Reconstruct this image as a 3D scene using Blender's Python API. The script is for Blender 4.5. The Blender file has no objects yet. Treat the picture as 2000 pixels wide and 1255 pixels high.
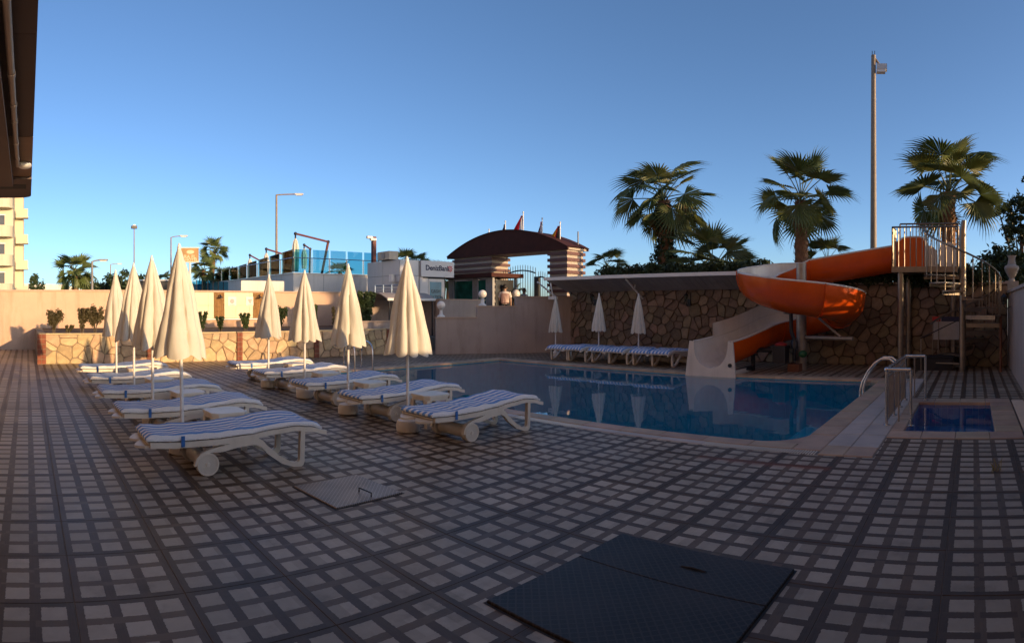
import bpy, bmesh, math, random
from mathutils import Vector, Matrix, noise
random.seed(7)
R = math.radians
sc = bpy.context.scene
# ------------------------------------------------------------------ camera, world, sun, exposure
EYE = 1.56            # eye height over the deck
F, Y0 = 1176.0, 598.0  # the photo is a phone panorama: cylinder radius and horizon row in its own 2000x1255 pixels
PHI = R(46.17)        # tile grid against the middle of the picture
cd = bpy.data.cameras.new('camera'); cam = bpy.data.objects.new('camera', cd); sc.collection.objects.link(cam)
sc.camera = cam
cd.type = 'PANO'; cd.panorama_type = 'CENTRAL_CYLINDRICAL'
cd.central_cylindrical_range_u_min = -1000 / F; cd.central_cylindrical_range_u_max = 1000 / F
cd.central_cylindrical_range_v_min = -(1255 - Y0) / F; cd.central_cylindrical_range_v_max = Y0 / F
cd.central_cylindrical_radius = 1.0
cd.clip_start = 0.05; cd.clip_end = 3000
cam.location = (0, 0, EYE)
cam.rotation_euler = (R(90), 0, -PHI)
SUN_TRAVEL = Vector((-0.27, 1.0, -0.145)).normalized()
SUN_EL = math.asin(-SUN_TRAVEL.z)
w = bpy.data.worlds.new('World'); sc.world = w; w.use_nodes = True
wn = w.node_tree.nodes; wl = w.node_tree.links
bg = wn['Background']; sky = wn.new('ShaderNodeTexSky'); sky.sky_type = 'NISHITA'; sky.sun_disc = False
sky.sun_elevation = SUN_EL
sky.sun_rotation = math.atan2(-SUN_TRAVEL.x, -SUN_TRAVEL.y)
sky.air_density = 0.62; sky.dust_density = 0.85; sky.ozone_density = 2.5
wl.new(sky.outputs[0], bg.inputs[0]); bg.inputs[1].default_value = 0.15
sl = bpy.data.lights.new('sun', 'SUN'); sun = bpy.data.objects.new('sun', sl); sc.collection.objects.link(sun)
sl.energy = 3.15; sl.angle = R(0.6); sl.color = (1.0, 0.67, 0.36)
sun.rotation_euler = SUN_TRAVEL.to_track_quat('-Z', 'Y').to_euler()
sun.location = (0, -30, 20)
vs = sc.view_settings; vs.view_transform = 'Standard'; vs.look = 'None'; vs.exposure = 0.84; vs.gamma = 1.0
sc.cycles.max_bounces = 8; sc.cycles.transparent_max_bounces = 16

# ------------------------------------------------------------------ pixel helpers (2000x1255 pixels of the photo)
CP, SP = math.cos(PHI), math.sin(PHI)
def ray(px):
    t = (px - 1000) / F
    return (math.sin(t) * CP + math.cos(t) * SP, -math.sin(t) * SP + math.cos(t) * CP)
def gp(px, py, z=0.0):
    d = F * (EYE - z) / (py - Y0); u, v = ray(px); return Vector((u * d, v * d, z))
def at(px, py, d):
    u, v = ray(px); return Vector((u * d, v * d, EYE - (py - Y0) * d / F))
def onX(px, X, z=0.0):
    u, v = ray(px); return Vector((X, v * X / u, z))
def onY(px, Y, z=0.0):
    u, v = ray(px); return Vector((u * Y / v, Y, z))
def zpx(py, p):
    return EYE - (py - Y0) * math.hypot(p[0], p[1]) / F

# ------------------------------------------------------------------ materials
MT = {}
def mat(name, col, rough=0.6, var=0.12, scale=6.0, bump=0.0, bscale=None, metal=0.0, spec=0.5, objvar=0.0, detail=5.0, trans=0.0, sheen=0.0, hue=0.0):
    m = bpy.data.materials.new(name); m.use_nodes = True; MT[name] = m
    n = m.node_tree.nodes; l = m.node_tree.links; b = n['Principled BSDF']
    b.inputs['Roughness'].default_value = rough; b.inputs['Metallic'].default_value = metal
    b.inputs['Specular IOR Level'].default_value = spec
    tc = n.new('ShaderNodeTexCoord'); src = tc.outputs['Object']
    nz = n.new('ShaderNodeTexNoise'); nz.inputs['Scale'].default_value = scale; nz.inputs['Detail'].default_value = detail
    l.new(src, nz.inputs['Vector'])
    mr = n.new('ShaderNodeMapRange'); mr.inputs['To Min'].default_value = 1 - var; mr.inputs['To Max'].default_value = 1 + var
    mr.inputs['From Min'].default_value = 0.25; mr.inputs['From Max'].default_value = 0.75
    l.new(nz.outputs[0], mr.inputs[0])
    fac = mr.outputs[0]
    hs = n.new('ShaderNodeHueSaturation'); hs.inputs['Color'].default_value = (*col, 1)
    if objvar:
        oi = n.new('ShaderNodeObjectInfo'); m2 = n.new('ShaderNodeMapRange')
        m2.inputs['To Min'].default_value = 1 - objvar; m2.inputs['To Max'].default_value = 1 + objvar
        l.new(oi.outputs['Random'], m2.inputs[0])
        mu = n.new('ShaderNodeMath'); mu.operation = 'MULTIPLY'; l.new(fac, mu.inputs[0]); l.new(m2.outputs[0], mu.inputs[1]); fac = mu.outputs[0]
        if hue:
            m3 = n.new('ShaderNodeMath'); m3.operation = 'MULTIPLY'; m3.inputs[1].default_value = 7.31
            m4 = n.new('ShaderNodeMath'); m4.operation = 'FRACT'
            m5 = n.new('ShaderNodeMapRange'); m5.inputs['To Min'].default_value = 0.5 - hue; m5.inputs['To Max'].default_value = 0.5 + hue
            l.new(oi.outputs['Random'], m3.inputs[0]); l.new(m3.outputs[0], m4.inputs[0]); l.new(m4.outputs[0], m5.inputs[0]); l.new(m5.outputs[0], hs.inputs['Hue'])
    l.new(fac, hs.inputs['Value']); l.new(hs.outputs[0], b.inputs['Base Color'])
    rr = n.new('ShaderNodeMapRange'); rr.inputs['To Min'].default_value = max(0.02, rough - 0.08); rr.inputs['To Max'].default_value = min(1, rough + 0.08)
    l.new(nz.outputs[0], rr.inputs[0]); l.new(rr.outputs[0], b.inputs['Roughness'])
    if bump:
        bn = n.new('ShaderNodeTexNoise'); bn.inputs['Scale'].default_value = bscale or scale * 6; bn.inputs['Detail'].default_value = 6
        l.new(src, bn.inputs['Vector']); bp = n.new('ShaderNodeBump'); bp.inputs['Strength'].default_value = bump; bp.inputs['Distance'].default_value = 0.02
        l.new(bn.outputs[0], bp.inputs['Height']); l.new(bp.outputs[0], b.inputs['Normal'])
    if trans:
        b.inputs['Transmission Weight'].default_value = 0
        tr = n.new('ShaderNodeBsdfTranslucent'); l.new(hs.outputs[0], tr.inputs[0]); mx = n.new('ShaderNodeMixShader'); mx.inputs[0].default_value = trans
        l.new(b.outputs[0], mx.inputs[1]); l.new(tr.outputs[0], mx.inputs[2]); l.new(mx.outputs[0], n['Material Output'].inputs[0])
    return m
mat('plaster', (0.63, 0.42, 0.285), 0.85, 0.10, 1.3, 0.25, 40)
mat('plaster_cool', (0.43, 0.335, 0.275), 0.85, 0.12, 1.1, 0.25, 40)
mat('coping_peach', (0.52, 0.36, 0.25), 0.7, 0.12, 4, 0.2, 30)
mat('shower_tile', (0.72, 0.60, 0.40), 0.5, 0.06, 3)
mat('white_paint', (0.78, 0.76, 0.70), 0.45, 0.05, 5)
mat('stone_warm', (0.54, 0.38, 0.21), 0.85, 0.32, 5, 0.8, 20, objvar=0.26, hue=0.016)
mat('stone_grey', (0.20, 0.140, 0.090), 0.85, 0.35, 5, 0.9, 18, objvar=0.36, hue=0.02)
mat('mortar', (0.27, 0.20, 0.13), 0.95, 0.2, 8, 0.3)
mat('mortar_dark', (0.085, 0.062, 0.045), 0.95, 0.2, 8, 0.3)
mat('brick_red', (0.24, 0.075, 0.04), 0.85, 0.25, 9, 0.4)
mat('soil', (0.10, 0.065, 0.04), 0.95, 0.35, 6, 0.6)
mat('ground', (0.13, 0.11, 0.09), 0.95, 0.25, 0.6, 0.3)
mat('grout', (0.20, 0.165, 0.13), 0.9, 0.2, 8)
mat('travertine', (0.45, 0.31, 0.20), 0.55, 0.25, 3.2, 0.2, 25, objvar=0.16, hue=0.012)
mat('travertine_pale', (0.50, 0.42, 0.35), 0.5, 0.16, 3.2, 0.15, 25, objvar=0.08)
mat('cream_cloth', (0.74, 0.69, 0.57), 0.85, 0.05, 5, 0.12, 90, trans=0.18, objvar=0.05)
mat('white_plastic', (0.70, 0.62, 0.50), 0.42, 0.08, 5, 0.03, 60)
mat('wheel_plastic', (0.64, 0.57, 0.46), 0.5, 0.12, 9, 0.06, 60)
mat('dark_gap', (0.03, 0.03, 0.03), 0.8, 0.2, 5)
mat('steel', (0.62, 0.60, 0.57), 0.25, 0.1, 8, metal=1.0)
mat('galvanised', (0.34, 0.29, 0.24), 0.45, 0.2, 7, metal=0.6)
mat('tower_steel', (0.24, 0.195, 0.15), 0.36, 0.2, 7, metal=0.7)
mat('pole_white', (0.72, 0.70, 0.66), 0.4, 0.06, 7)
mat('slide_orange', (0.62, 0.082, 0.005), 0.22, 0.10, 2.2, 0.03, 12)
mat('slide_white', (0.68, 0.60, 0.50), 0.24, 0.08, 3, 0.02, 10)
mat('rust', (0.16, 0.06, 0.03), 0.85, 0.3, 9, 0.3)
mat('pump_black', (0.015, 0.016, 0.022), 0.4, 0.2, 6)
mat('red_plastic', (0.30, 0.02, 0.015), 0.4, 0.1, 6)
mat('green_valve', (0.02, 0.10, 0.03), 0.5, 0.2, 9)
mat('roof_brown', (0.068, 0.022, 0.015), 0.75, 0.25, 4, spec=0.2)
mat('slat_brown', (0.11, 0.038, 0.026), 0.55, 0.2, 6, objvar=0.12)
mat('slat_backing', (0.44, 0.37, 0.30), 0.7, 0.1, 4)
mat('iron_black', (0.018, 0.018, 0.02), 0.5, 0.15, 6)
mat('awning', (0.33, 0.29, 0.26), 0.6, 0.15, 3, 0.1, objvar=0.07)
mat('panel_silver', (0.46, 0.45, 0.46), 0.38, 0.06, 2, metal=0.25)
mat('panel_white', (0.64, 0.62, 0.60), 0.42, 0.05, 2)
mat('ink_navy', (0.012, 0.014, 0.06), 0.5, 0.05)
mat('ink_red', (0.50, 0.03, 0.03), 0.5, 0.05)
mat('ink_dark', (0.02, 0.03, 0.04), 0.5, 0.05)
mat('ink_cream', (0.75, 0.60, 0.36), 0.5, 0.05)
mat('poster_blue', (0.05, 0.19, 0.27), 0.3, 0.55, 1.6)
mat('frame_grey', (0.30, 0.29, 0.27), 0.5, 0.1)
mat('teal_glass', (0.018, 0.13, 0.10), 0.12, 0.5, 2.5)
mat('terrace_white', (0.74, 0.70, 0.62), 0.7, 0.06, 1.2, 0.1)
mat('bark', (0.22, 0.115, 0.06), 0.9, 0.35, 9, 0.6)
mat('bark_grey', (0.10, 0.075, 0.055), 0.9, 0.3, 9, 0.5)
mat('palm_leaf', (0.105, 0.135, 0.036), 0.5, 0.3, 3, trans=0.22, objvar=0.28, hue=0.012)
mat('palm_dry', (0.30, 0.17, 0.07), 0.7, 0.3, 4, trans=0.2, objvar=0.2)
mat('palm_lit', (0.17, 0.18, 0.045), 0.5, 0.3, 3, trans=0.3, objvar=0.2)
mat('leaf_dark', (0.040, 0.062, 0.018), 0.5, 0.45, 2.5, trans=0.15)
mat('leaf_mid', (0.055, 0.085, 0.024), 0.55, 0.45, 2.5, trans=0.22)
mat('leaf_olive', (0.105, 0.085, 0.035), 0.6, 0.45, 2.5, trans=0.2)
mat('leaf_ivy', (0.035, 0.066, 0.020), 0.45, 0.45, 3, trans=0.18)
mat('lamp_globe', (0.76, 0.72, 0.66), 0.35, 0.04, 4)
mat('post_tan', (0.28, 0.21, 0.14), 0.6, 0.15, 3)
mat('post_grey', (0.22, 0.21, 0.20), 0.55, 0.15, 3)
mat('cor_ten', (0.14, 0.035, 0.022), 0.6, 0.2, 5)
mat('lamp_head', (0.55, 0.52, 0.48), 0.4, 0.08, 5)
mat('apartment', (0.62, 0.54, 0.38), 0.8, 0.06, 0.6)
mat('window_dark', (0.05, 0.05, 0.05), 0.15, 0.3, 1.0)
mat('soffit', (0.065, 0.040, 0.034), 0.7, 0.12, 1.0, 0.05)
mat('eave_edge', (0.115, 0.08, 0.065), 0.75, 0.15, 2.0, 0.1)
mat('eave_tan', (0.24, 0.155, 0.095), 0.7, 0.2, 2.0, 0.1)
mat('pipe_tan', (0.34, 0.26, 0.20), 0.5, 0.12, 3)
mat('bamboo', (0.42, 0.23, 0.08), 0.6, 0.3, 12, 0.2, objvar=0.2)
mat('sign_white', (0.76, 0.72, 0.62), 0.5, 0.08, 5)
mat('sign_ink', (0.42, 0.40, 0.37), 0.6, 0.2, 20)
mat('billboard', (0.44, 0.25, 0.09), 0.5, 0.35, 1.1)
mat('statue_stone', (0.42, 0.36, 0.30), 0.8, 0.15, 6, 0.2)
mat('skin', (0.42, 0.25, 0.17), 0.6, 0.08, 9)
mat('hair', (0.02, 0.014, 0.01), 0.6, 0.2, 20)
mat('shirt_white', (0.68, 0.58, 0.50), 0.85, 0.06, 9)
mat('shirt_stripe', (0.45, 0.22, 0.17), 0.85, 0.06, 9)
mat('shorts', (0.015, 0.015, 0.02), 0.85, 0.1, 9)
mat('strap_blue', (0.03, 0.14, 0.40), 0.7, 0.1)
mat('flag_red', (0.70, 0.02, 0.03), 0.8, 0.1, trans=0.4)
mat('flag_navy', (0.012, 0.02, 0.09), 0.8, 0.1, trans=0.2)
mat('flag_white', (0.7, 0.7, 0.7), 0.8, 0.1, trans=0.2)
mat('flag_black', (0.015, 0.015, 0.018), 0.8, 0.1, trans=0.2)
mat('flag_gold', (0.70, 0.38, 0.03), 0.8, 0.1, trans=0.4)
mat('van_white', (0.6, 0.6, 0.58), 0.3, 0.04)
mat('rubber', (0.02, 0.02, 0.02), 0.8, 0.1)
mat('board_paper', (0.42, 0.39, 0.38), 0.6, 0.1, 5)
mat('dry_grass', (0.38, 0.30, 0.10), 0.8, 0.3, 9, trans=0.2)

def nodes_of(m): return m.node_tree.nodes, m.node_tree.links
def M(op, n, l, a, b=None, c=None):
    x = n.new('ShaderNodeMath'); x.operation = op
    for i, v in enumerate((a, b, c)):
        if v is None: continue
        if isinstance(v, (int, float)): x.inputs[i].default_value = v
        else: l.new(v, x.inputs[i])
    return x.outputs[0]
def MIX(n, l, f, a, b):
    x = n.new('ShaderNodeMix'); x.data_type = 'RGBA'
    for i, v in ((0, f), (6, a), (7, b)):
        if isinstance(v, (int, float)): x.inputs[i].default_value = v
        elif isinstance(v, tuple): x.inputs[i].default_value = (*v, 1)
        else: l.new(v, x.inputs[i])
    return x.outputs[2]

# printed weave on the deck tiles (world position, 0.6 m tiles)
TP, TOX, TOY = 0.6, -0.585 * 0.6, -0.722 * 0.6
def tile_material():
    m = bpy.data.materials.new('deck_tile'); m.use_nodes = True; MT['deck_tile'] = m; n, l = nodes_of(m); b = n['Principled BSDF']
    g = n.new('ShaderNodeNewGeometry'); sp = n.new('ShaderNodeSeparateXYZ'); l.new(g.outputs['Position'], sp.inputs[0])
    nz0 = n.new('ShaderNodeTexNoise'); nz0.inputs['Scale'].default_value = 60; l.new(g.outputs['Position'], nz0.inputs['Vector'])
    jit = M('MULTIPLY', n, l, M('SUBTRACT', n, l, nz0.outputs[0], 0.5), 0.012)
    def local(o, off):
        return M('MODULO', n, l, M('ADD', n, l, M('ADD', n, l, M('SUBTRACT', n, l, o, off), 600.0), jit), TP)
    u, v = local(sp.outputs[0], TOX), local(sp.outputs[1], TOY)
    def band(t, edges):       # 1 inside any of the [a,b] bands
        r = None
        for a, c in edges:
            k = M('MULTIPLY', n, l, M('GREATER_THAN', n, l, t, a), M('LESS_THAN', n, l, t, c))
            r = k if r is None else M('MAXIMUM', n, l, r, k)
        return r
    e = 0.045; s = 0.130; q = 0.060
    inner = [(e + s, e + s + q), (e + 2 * s + q, e + 2 * s + 2 * q)]
    edge = [(-1, e), (TP - e, 9)]
    ui, ue, vi, ve = band(u, inner), band(u, edge), band(v, inner), band(v, edge)
    fl = M('ADD', n, l, M('FLOOR', n, l, M('MULTIPLY', n, l, sp.outputs[0], 5.0)), M('MULTIPLY', n, l, M('FLOOR', n, l, M('MULTIPLY', n, l, sp.outputs[1], 5.0)), 17.3))
    cu = M('FLOOR', n, l, M('MULTIPLY', n, l, M('SUBTRACT', n, l, sp.outputs[0], TOX + 0.015), 1 / 0.19)); cv = M('FLOOR', n, l, M('MULTIPLY', n, l, M('SUBTRACT', n, l, sp.outputs[1], TOY + 0.015), 1 / 0.19))
    wn_ = n.new('ShaderNodeTexWhiteNoise'); cx = n.new('ShaderNodeCombineXYZ'); l.new(cu, cx.inputs[0]); l.new(cv, cx.inputs[1]); l.new(cx.outputs[0], wn_.inputs[0])
    nz = n.new('ShaderNodeTexNoise'); nz.inputs['Scale'].default_value = 14; nz.inputs['Detail'].default_value = 8; l.new(g.outputs['Position'], nz.inputs['Vector'])
    big = n.new('ShaderNodeTexNoise'); big.inputs['Scale'].default_value = 0.5; big.inputs['Detail'].default_value = 4; l.new(g.outputs['Position'], big.inputs['Vector'])
    sq = MIX(n, l, wn_.outputs[0], (0.330, 0.262, 0.188), (0.435, 0.350, 0.258))
    # fibres run along each printed band
    def fibre(ax):
        mp = n.new('ShaderNodeMapping'); mp.inputs['Scale'].default_value = (6, 160, 1) if ax == 0 else (160, 6, 1); l.new(g.outputs['Position'], mp.inputs[0])
        t = n.new('ShaderNodeTexNoise'); t.inputs['Scale'].default_value = 1; t.inputs['Detail'].default_value = 3; l.new(mp.outputs[0], t.inputs['Vector']); return t.outputs[0]
    fx, fy = fibre(0), fibre(1)
    alongY = MIX(n, l, fy, (0.066, 0.041, 0.025), (0.122, 0.078, 0.049))   # bands running along Y: dark
    alongX = MIX(n, l, fx, (0.105, 0.067, 0.040), (0.172, 0.113, 0.071))   # bands running along X: brown
    dark = MIX(n, l, fx, (0.058, 0.036, 0.022), (0.110, 0.071, 0.045))
    c = MIX(n, l, vi, sq, alongX)
    c = MIX(n, l, ve, c, dark)
    # interlacing: the Y bands pass over except on every other crossing
    par = M('MODULO', n, l, M('ADD', n, l, cu, M('ADD', n, l, cv, 2000.0)), 2.0)
    over = M('SUBTRACT', n, l, 1.0, M('MULTIPLY', n, l, vi, M('GREATER_THAN', n, l, par, 0.5)))
    c = MIX(n, l, M('MULTIPLY', n, l, ui, over), c, alongY)
    c = MIX(n, l, ue, c, alongY)
    c2 = n.new('ShaderNodeMix'); c2.data_type = 'RGBA'; c2.blend_type = 'MULTIPLY'; c2.inputs[0].default_value = 1.0; l.new(c, c2.inputs[6])
    tu = M('FLOOR', n, l, M('MULTIPLY', n, l, M('SUBTRACT', n, l, sp.outputs[0], TOX), 1 / TP)); tv = M('FLOOR', n, l, M('MULTIPLY', n, l, M('SUBTRACT', n, l, sp.outputs[1], TOY), 1 / TP))
    tw_ = n.new('ShaderNodeTexWhiteNoise'); tcx = n.new('ShaderNodeCombineXYZ'); l.new(tu, tcx.inputs[0]); l.new(tv, tcx.inputs[1]); tcx.inputs[2].default_value = 3.3; l.new(tcx.outputs[0], tw_.inputs[0])
    sn = n.new('ShaderNodeTexNoise'); sn.inputs['Scale'].default_value = 1.7; sn.inputs['Detail'].default_value = 9; sn.inputs['Roughness'].default_value = 0.7; l.new(g.outputs['Position'], sn.inputs['Vector'])
    spot = n.new('ShaderNodeMapRange'); spot.inputs['From Min'].default_value = 0.54; spot.inputs['From Max'].default_value = 0.70; spot.inputs['To Min'].default_value = 0.0; spot.inputs['To Max'].default_value = -0.36; l.new(sn.outputs[0], spot.inputs[0])
    gv = M('ADD', n, l, M('ADD', n, l, 0.54, M('ADD', n, l, spot.outputs[0], M('MULTIPLY', n, l, tw_.outputs[0], 0.22))), M('ADD', n, l, M('MULTIPLY', n, l, nz.outputs[0], 0.32), M('MULTIPLY', n, l, big.outputs[0], 0.45)))
    cc = n.new('ShaderNodeCombineXYZ'); l.new(gv, cc.inputs[0]); l.new(gv, cc.inputs[1]); l.new(gv, cc.inputs[2]); l.new(cc.outputs[0], c2.inputs[7])
    # rusty water stain on the deck beside the pool corner
    st = n.new('ShaderNodeTexNoise'); st.inputs['Scale'].default_value = 2.2; st.inputs['Detail'].default_value = 5; l.new(g.outputs['Position'], st.inputs['Vector'])
    dx = M('ABSOLUTE', n, l, M('SUBTRACT', n, l, sp.outputs[0], 5.62)); ln = M('SUBTRACT', n, l, 1.0, M('MULTIPLY', n, l, dx, 9.0))
    inY = M('MULTIPLY', n, l, M('GREATER_THAN', n, l, sp.outputs[1], 1.35), M('LESS_THAN', n, l, sp.outputs[1], 2.75))
    sm = M('MULTIPLY', n, l, M('MULTIPLY', n, l, M('MAXIMUM', n, l, ln, 0.0), inY), M('MULTIPLY', n, l, st.outputs[0], 1.3)); sm = M('MINIMUM', n, l, sm, 0.75)
    c3 = MIX(n, l, sm, c2.outputs[2], (0.23, 0.055, 0.02))
    l.new(c3, b.inputs['Base Color'])
    rg = n.new('ShaderNodeMapRange'); rg.inputs['To Min'].default_value = 0.30; rg.inputs['To Max'].default_value = 0.62; l.new(big.outputs[0], rg.inputs[0]); l.new(rg.outputs[0], b.inputs['Roughness'])
    b.inputs['Specular IOR Level'].default_value = 0.18
    bp = n.new('ShaderNodeBump'); bp.inputs['Strength'].default_value = 0.12; bp.inputs['Distance'].default_value = 0.01; l.new(nz.outputs[0], bp.inputs['Height']); l.new(bp.outputs[0], b.inputs['Normal'])
tile_material()
def weather(name, dark, amt):
    m = MT[name]; n, l = nodes_of(m); b = n['Principled BSDF']; src = b.inputs['Base Color'].links[0].from_socket
    g = n.new('ShaderNodeNewGeometry'); mp = n.new('ShaderNodeMapping'); mp.inputs['Scale'].default_value = (2.6, 2.6, .35); l.new(g.outputs['Position'], mp.inputs[0])
    t = n.new('ShaderNodeTexNoise'); t.inputs['Scale'].default_value = 1.6; t.inputs['Detail'].default_value = 8; t.inputs['Roughness'].default_value = .65; l.new(mp.outputs[0], t.inputs['Vector'])
    r = n.new('ShaderNodeMapRange'); r.inputs['From Min'].default_value = .50; r.inputs['From Max'].default_value = .75; r.inputs['To Max'].default_value = amt; l.new(t.outputs[0], r.inputs[0])
    l.new(MIX(n, l, r.outputs[0], src, dark), b.inputs['Base Color'])
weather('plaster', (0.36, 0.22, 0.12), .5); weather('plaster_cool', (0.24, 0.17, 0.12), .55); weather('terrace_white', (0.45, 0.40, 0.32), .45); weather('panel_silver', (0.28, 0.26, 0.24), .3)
weather('slide_orange', (0.42, 0.06, 0.012), .5); weather('slide_white', (0.44, 0.37, 0.28), .45); weather('white_plastic', (0.45, 0.38, 0.28), .4); weather('cream_cloth', (0.52, 0.46, 0.35), .45)

def stripe_material(name, blue, pale, pitch):
    m = bpy.data.materials.new(name); m.use_nodes = True; MT[name] = m; n, l = nodes_of(m); b = n['Principled BSDF']
    tc = n.new('ShaderNodeTexCoord'); sp = n.new('ShaderNodeSeparateXYZ'); l.new(tc.outputs['Object'], sp.inputs[0])
    nz = n.new('ShaderNodeTexNoise'); nz.inputs['Scale'].default_value = 5; nz.inputs['Detail'].default_value = 4; l.new(tc.outputs['Object'], nz.inputs['Vector'])
    t = M('ADD', n, l, sp.outputs[1], M('MULTIPLY', n, l, M('SUBTRACT', n, l, nz.outputs[0], 0.5), 0.018))
    f = M('MODULO', n, l, M('ADD', n, l, t, 60 * pitch + 0.012), pitch)
    k = M('GREATER_THAN', n, l, f, pitch * 0.46)
    c = MIX(n, l, k, pale, blue)
    fz = n.new('ShaderNodeTexNoise'); fz.inputs['Scale'].default_value = 130; l.new(tc.outputs['Object'], fz.inputs['Vector'])
    mr = n.new('ShaderNodeMapRange'); mr.inputs['To Min'].default_value = 0.8; mr.inputs['To Max'].default_value = 1.15; l.new(fz.outputs[0], mr.inputs[0])
    mu = n.new('ShaderNodeMix'); mu.data_type = 'RGBA'; mu.blend_type = 'MULTIPLY'; mu.inputs[0].default_value = 1; l.new(c, mu.inputs[6])
    cc = n.new('ShaderNodeCombineXYZ'); [l.new(mr.outputs[0], cc.inputs[i]) for i in range(3)]; l.new(cc.outputs[0], mu.inputs[7])
    l.new(mu.outputs[2], b.inputs['Base Color']); b.inputs['Roughness'].default_value = 0.95; b.inputs['Specular IOR Level'].default_value = 0.1
    bp = n.new('ShaderNodeBump'); bp.inputs['Strength'].default_value = 0.3; bp.inputs['Distance'].default_value = 0.01; l.new(fz.outputs[0], bp.inputs['Height']); l.new(bp.outputs[0], b.inputs['Normal'])
stripe_material('towel_stripe', (0.155, 0.30, 0.58), (0.78, 0.75, 0.71), 0.104)
stripe_material('towel_pale', (0.22, 0.38, 0.62), (0.78, 0.75, 0.71), 0.104)

def mosaic(name, a, c, pitch, grout):
    m = bpy.data.materials.new(name); m.use_nodes = True; MT[name] = m; n, l = nodes_of(m); b = n['Principled BSDF']
    g = n.new('ShaderNodeNewGeometry'); mp = n.new('ShaderNodeVectorMath'); mp.operation = 'SCALE'; mp.inputs['Scale'].default_value = 1 / pitch; l.new(g.outputs['Position'], mp.inputs[0])
    fl = n.new('ShaderNodeVectorMath'); fl.operation = 'FLOOR'; l.new(mp.outputs[0], fl.inputs[0])
    wv = n.new('ShaderNodeTexWhiteNoise'); l.new(fl.outputs[0], wv.inputs[0])
    col = MIX(n, l, wv.outputs[0], a, c)
    fr = n.new('ShaderNodeVectorMath'); fr.operation = 'FRACTION'; l.new(mp.outputs[0], fr.inputs[0]); sp = n.new('ShaderNodeSeparateXYZ'); l.new(fr.outputs[0], sp.inputs[0])
    gx = M('MAXIMUM', n, l, M('LESS_THAN', n, l, sp.outputs[0], 0.08), M('LESS_THAN', n, l, sp.outputs[1], 0.08))
    l.new(MIX(n, l, gx, col, grout), b.inputs['Base Color']); b.inputs['Roughness'].default_value = 0.3
mosaic('pool_mosaic', (0.05, 0.52, 0.68), (0.08, 0.64, 0.78), 0.12, (0.18, 0.60, 0.70))
mosaic('kids_mosaic', (0.03, 0.24, 0.58), (0.08, 0.40, 0.72), 0.10, (0.22, 0.48, 0.65))

def water_material(name, tint, fog):
    m = bpy.data.materials.new(name); m.use_nodes = True; MT[name] = m; n, l = nodes_of(m)
    n.remove(n['Principled BSDF']); out = n['Material Output']
    tr = n.new('ShaderNodeBsdfTransparent'); tr.inputs[0].default_value = (*tint, 1); gl = n.new('ShaderNodeBsdfGlossy'); gl.inputs['Roughness'].default_value = 0.0
    gl.inputs[0].default_value = (1, 1, 1, 1)
    df = n.new('ShaderNodeBsdfDiffuse'); df.inputs[0].default_value = (*fog, 1); m0 = n.new('ShaderNodeMixShader'); m0.inputs[0].default_value = 0.14
    l.new(tr.outputs[0], m0.inputs[1]); l.new(df.outputs[0], m0.inputs[2])
    fr = n.new('ShaderNodeFresnel'); fr.inputs[0].default_value = 1.333; mx = n.new('ShaderNodeMixShader')
    tc = n.new('ShaderNodeNewGeometry'); mp = n.new('ShaderNodeMapping'); mp.inputs['Scale'].default_value = (0.9, 0.9, 1); l.new(tc.outputs['Position'], mp.inputs[0])
    nz = n.new('ShaderNodeTexNoise'); nz.inputs['Scale'].default_value = 1.6; nz.inputs['Detail'].default_value = 3; l.new(mp.outputs[0], nz.inputs['Vector'])
    bp = n.new('ShaderNodeBump'); bp.inputs['Strength'].default_value = 0.06; bp.inputs['Distance'].default_value = 0.05; l.new(nz.outputs[0], bp.inputs['Height'])
    l.new(bp.outputs[0], gl.inputs['Normal']); l.new(bp.outputs[0], fr.inputs['Normal'])
    l.new(fr.outputs[0], mx.inputs[0]); l.new(m0.outputs[0], mx.inputs[1]); l.new(gl.outputs[0], mx.inputs[2]); l.new(mx.outputs[0], out.inputs[0])
water_material('pool_water', (0.48, 0.97, 0.99), (0.0, 0.30, 0.32))
water_material('kids_water', (0.55, 0.95, 0.97), (0.0, 0.10, 0.2))

def glass_material(name, tint, diff):
    m = bpy.data.materials.new(name); m.use_nodes = True; MT[name] = m; n, l = nodes_of(m); n.remove(n['Principled BSDF'])
    tr = n.new('ShaderNodeBsdfTransparent'); tr.inputs[0].default_value = (*tint, 1); gl = n.new('ShaderNodeBsdfGlossy'); gl.inputs['Roughness'].default_value = 0.02
    fr = n.new('ShaderNodeFresnel'); fr.inputs[0].default_value = 1.22; mx = n.new('ShaderNodeMixShader'); l.new(fr.outputs[0], mx.inputs[0]); l.new(tr.outputs[0], mx.inputs[1]); l.new(gl.outputs[0], mx.inputs[2])
    l.new(mx.outputs[0], n['Material Output'].inputs[0])
glass_material('blue_glass', (0.38, 0.66, 0.74), 0)
glass_material('clear_glass', (0.75, 0.85, 0.85), 0)

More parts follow.
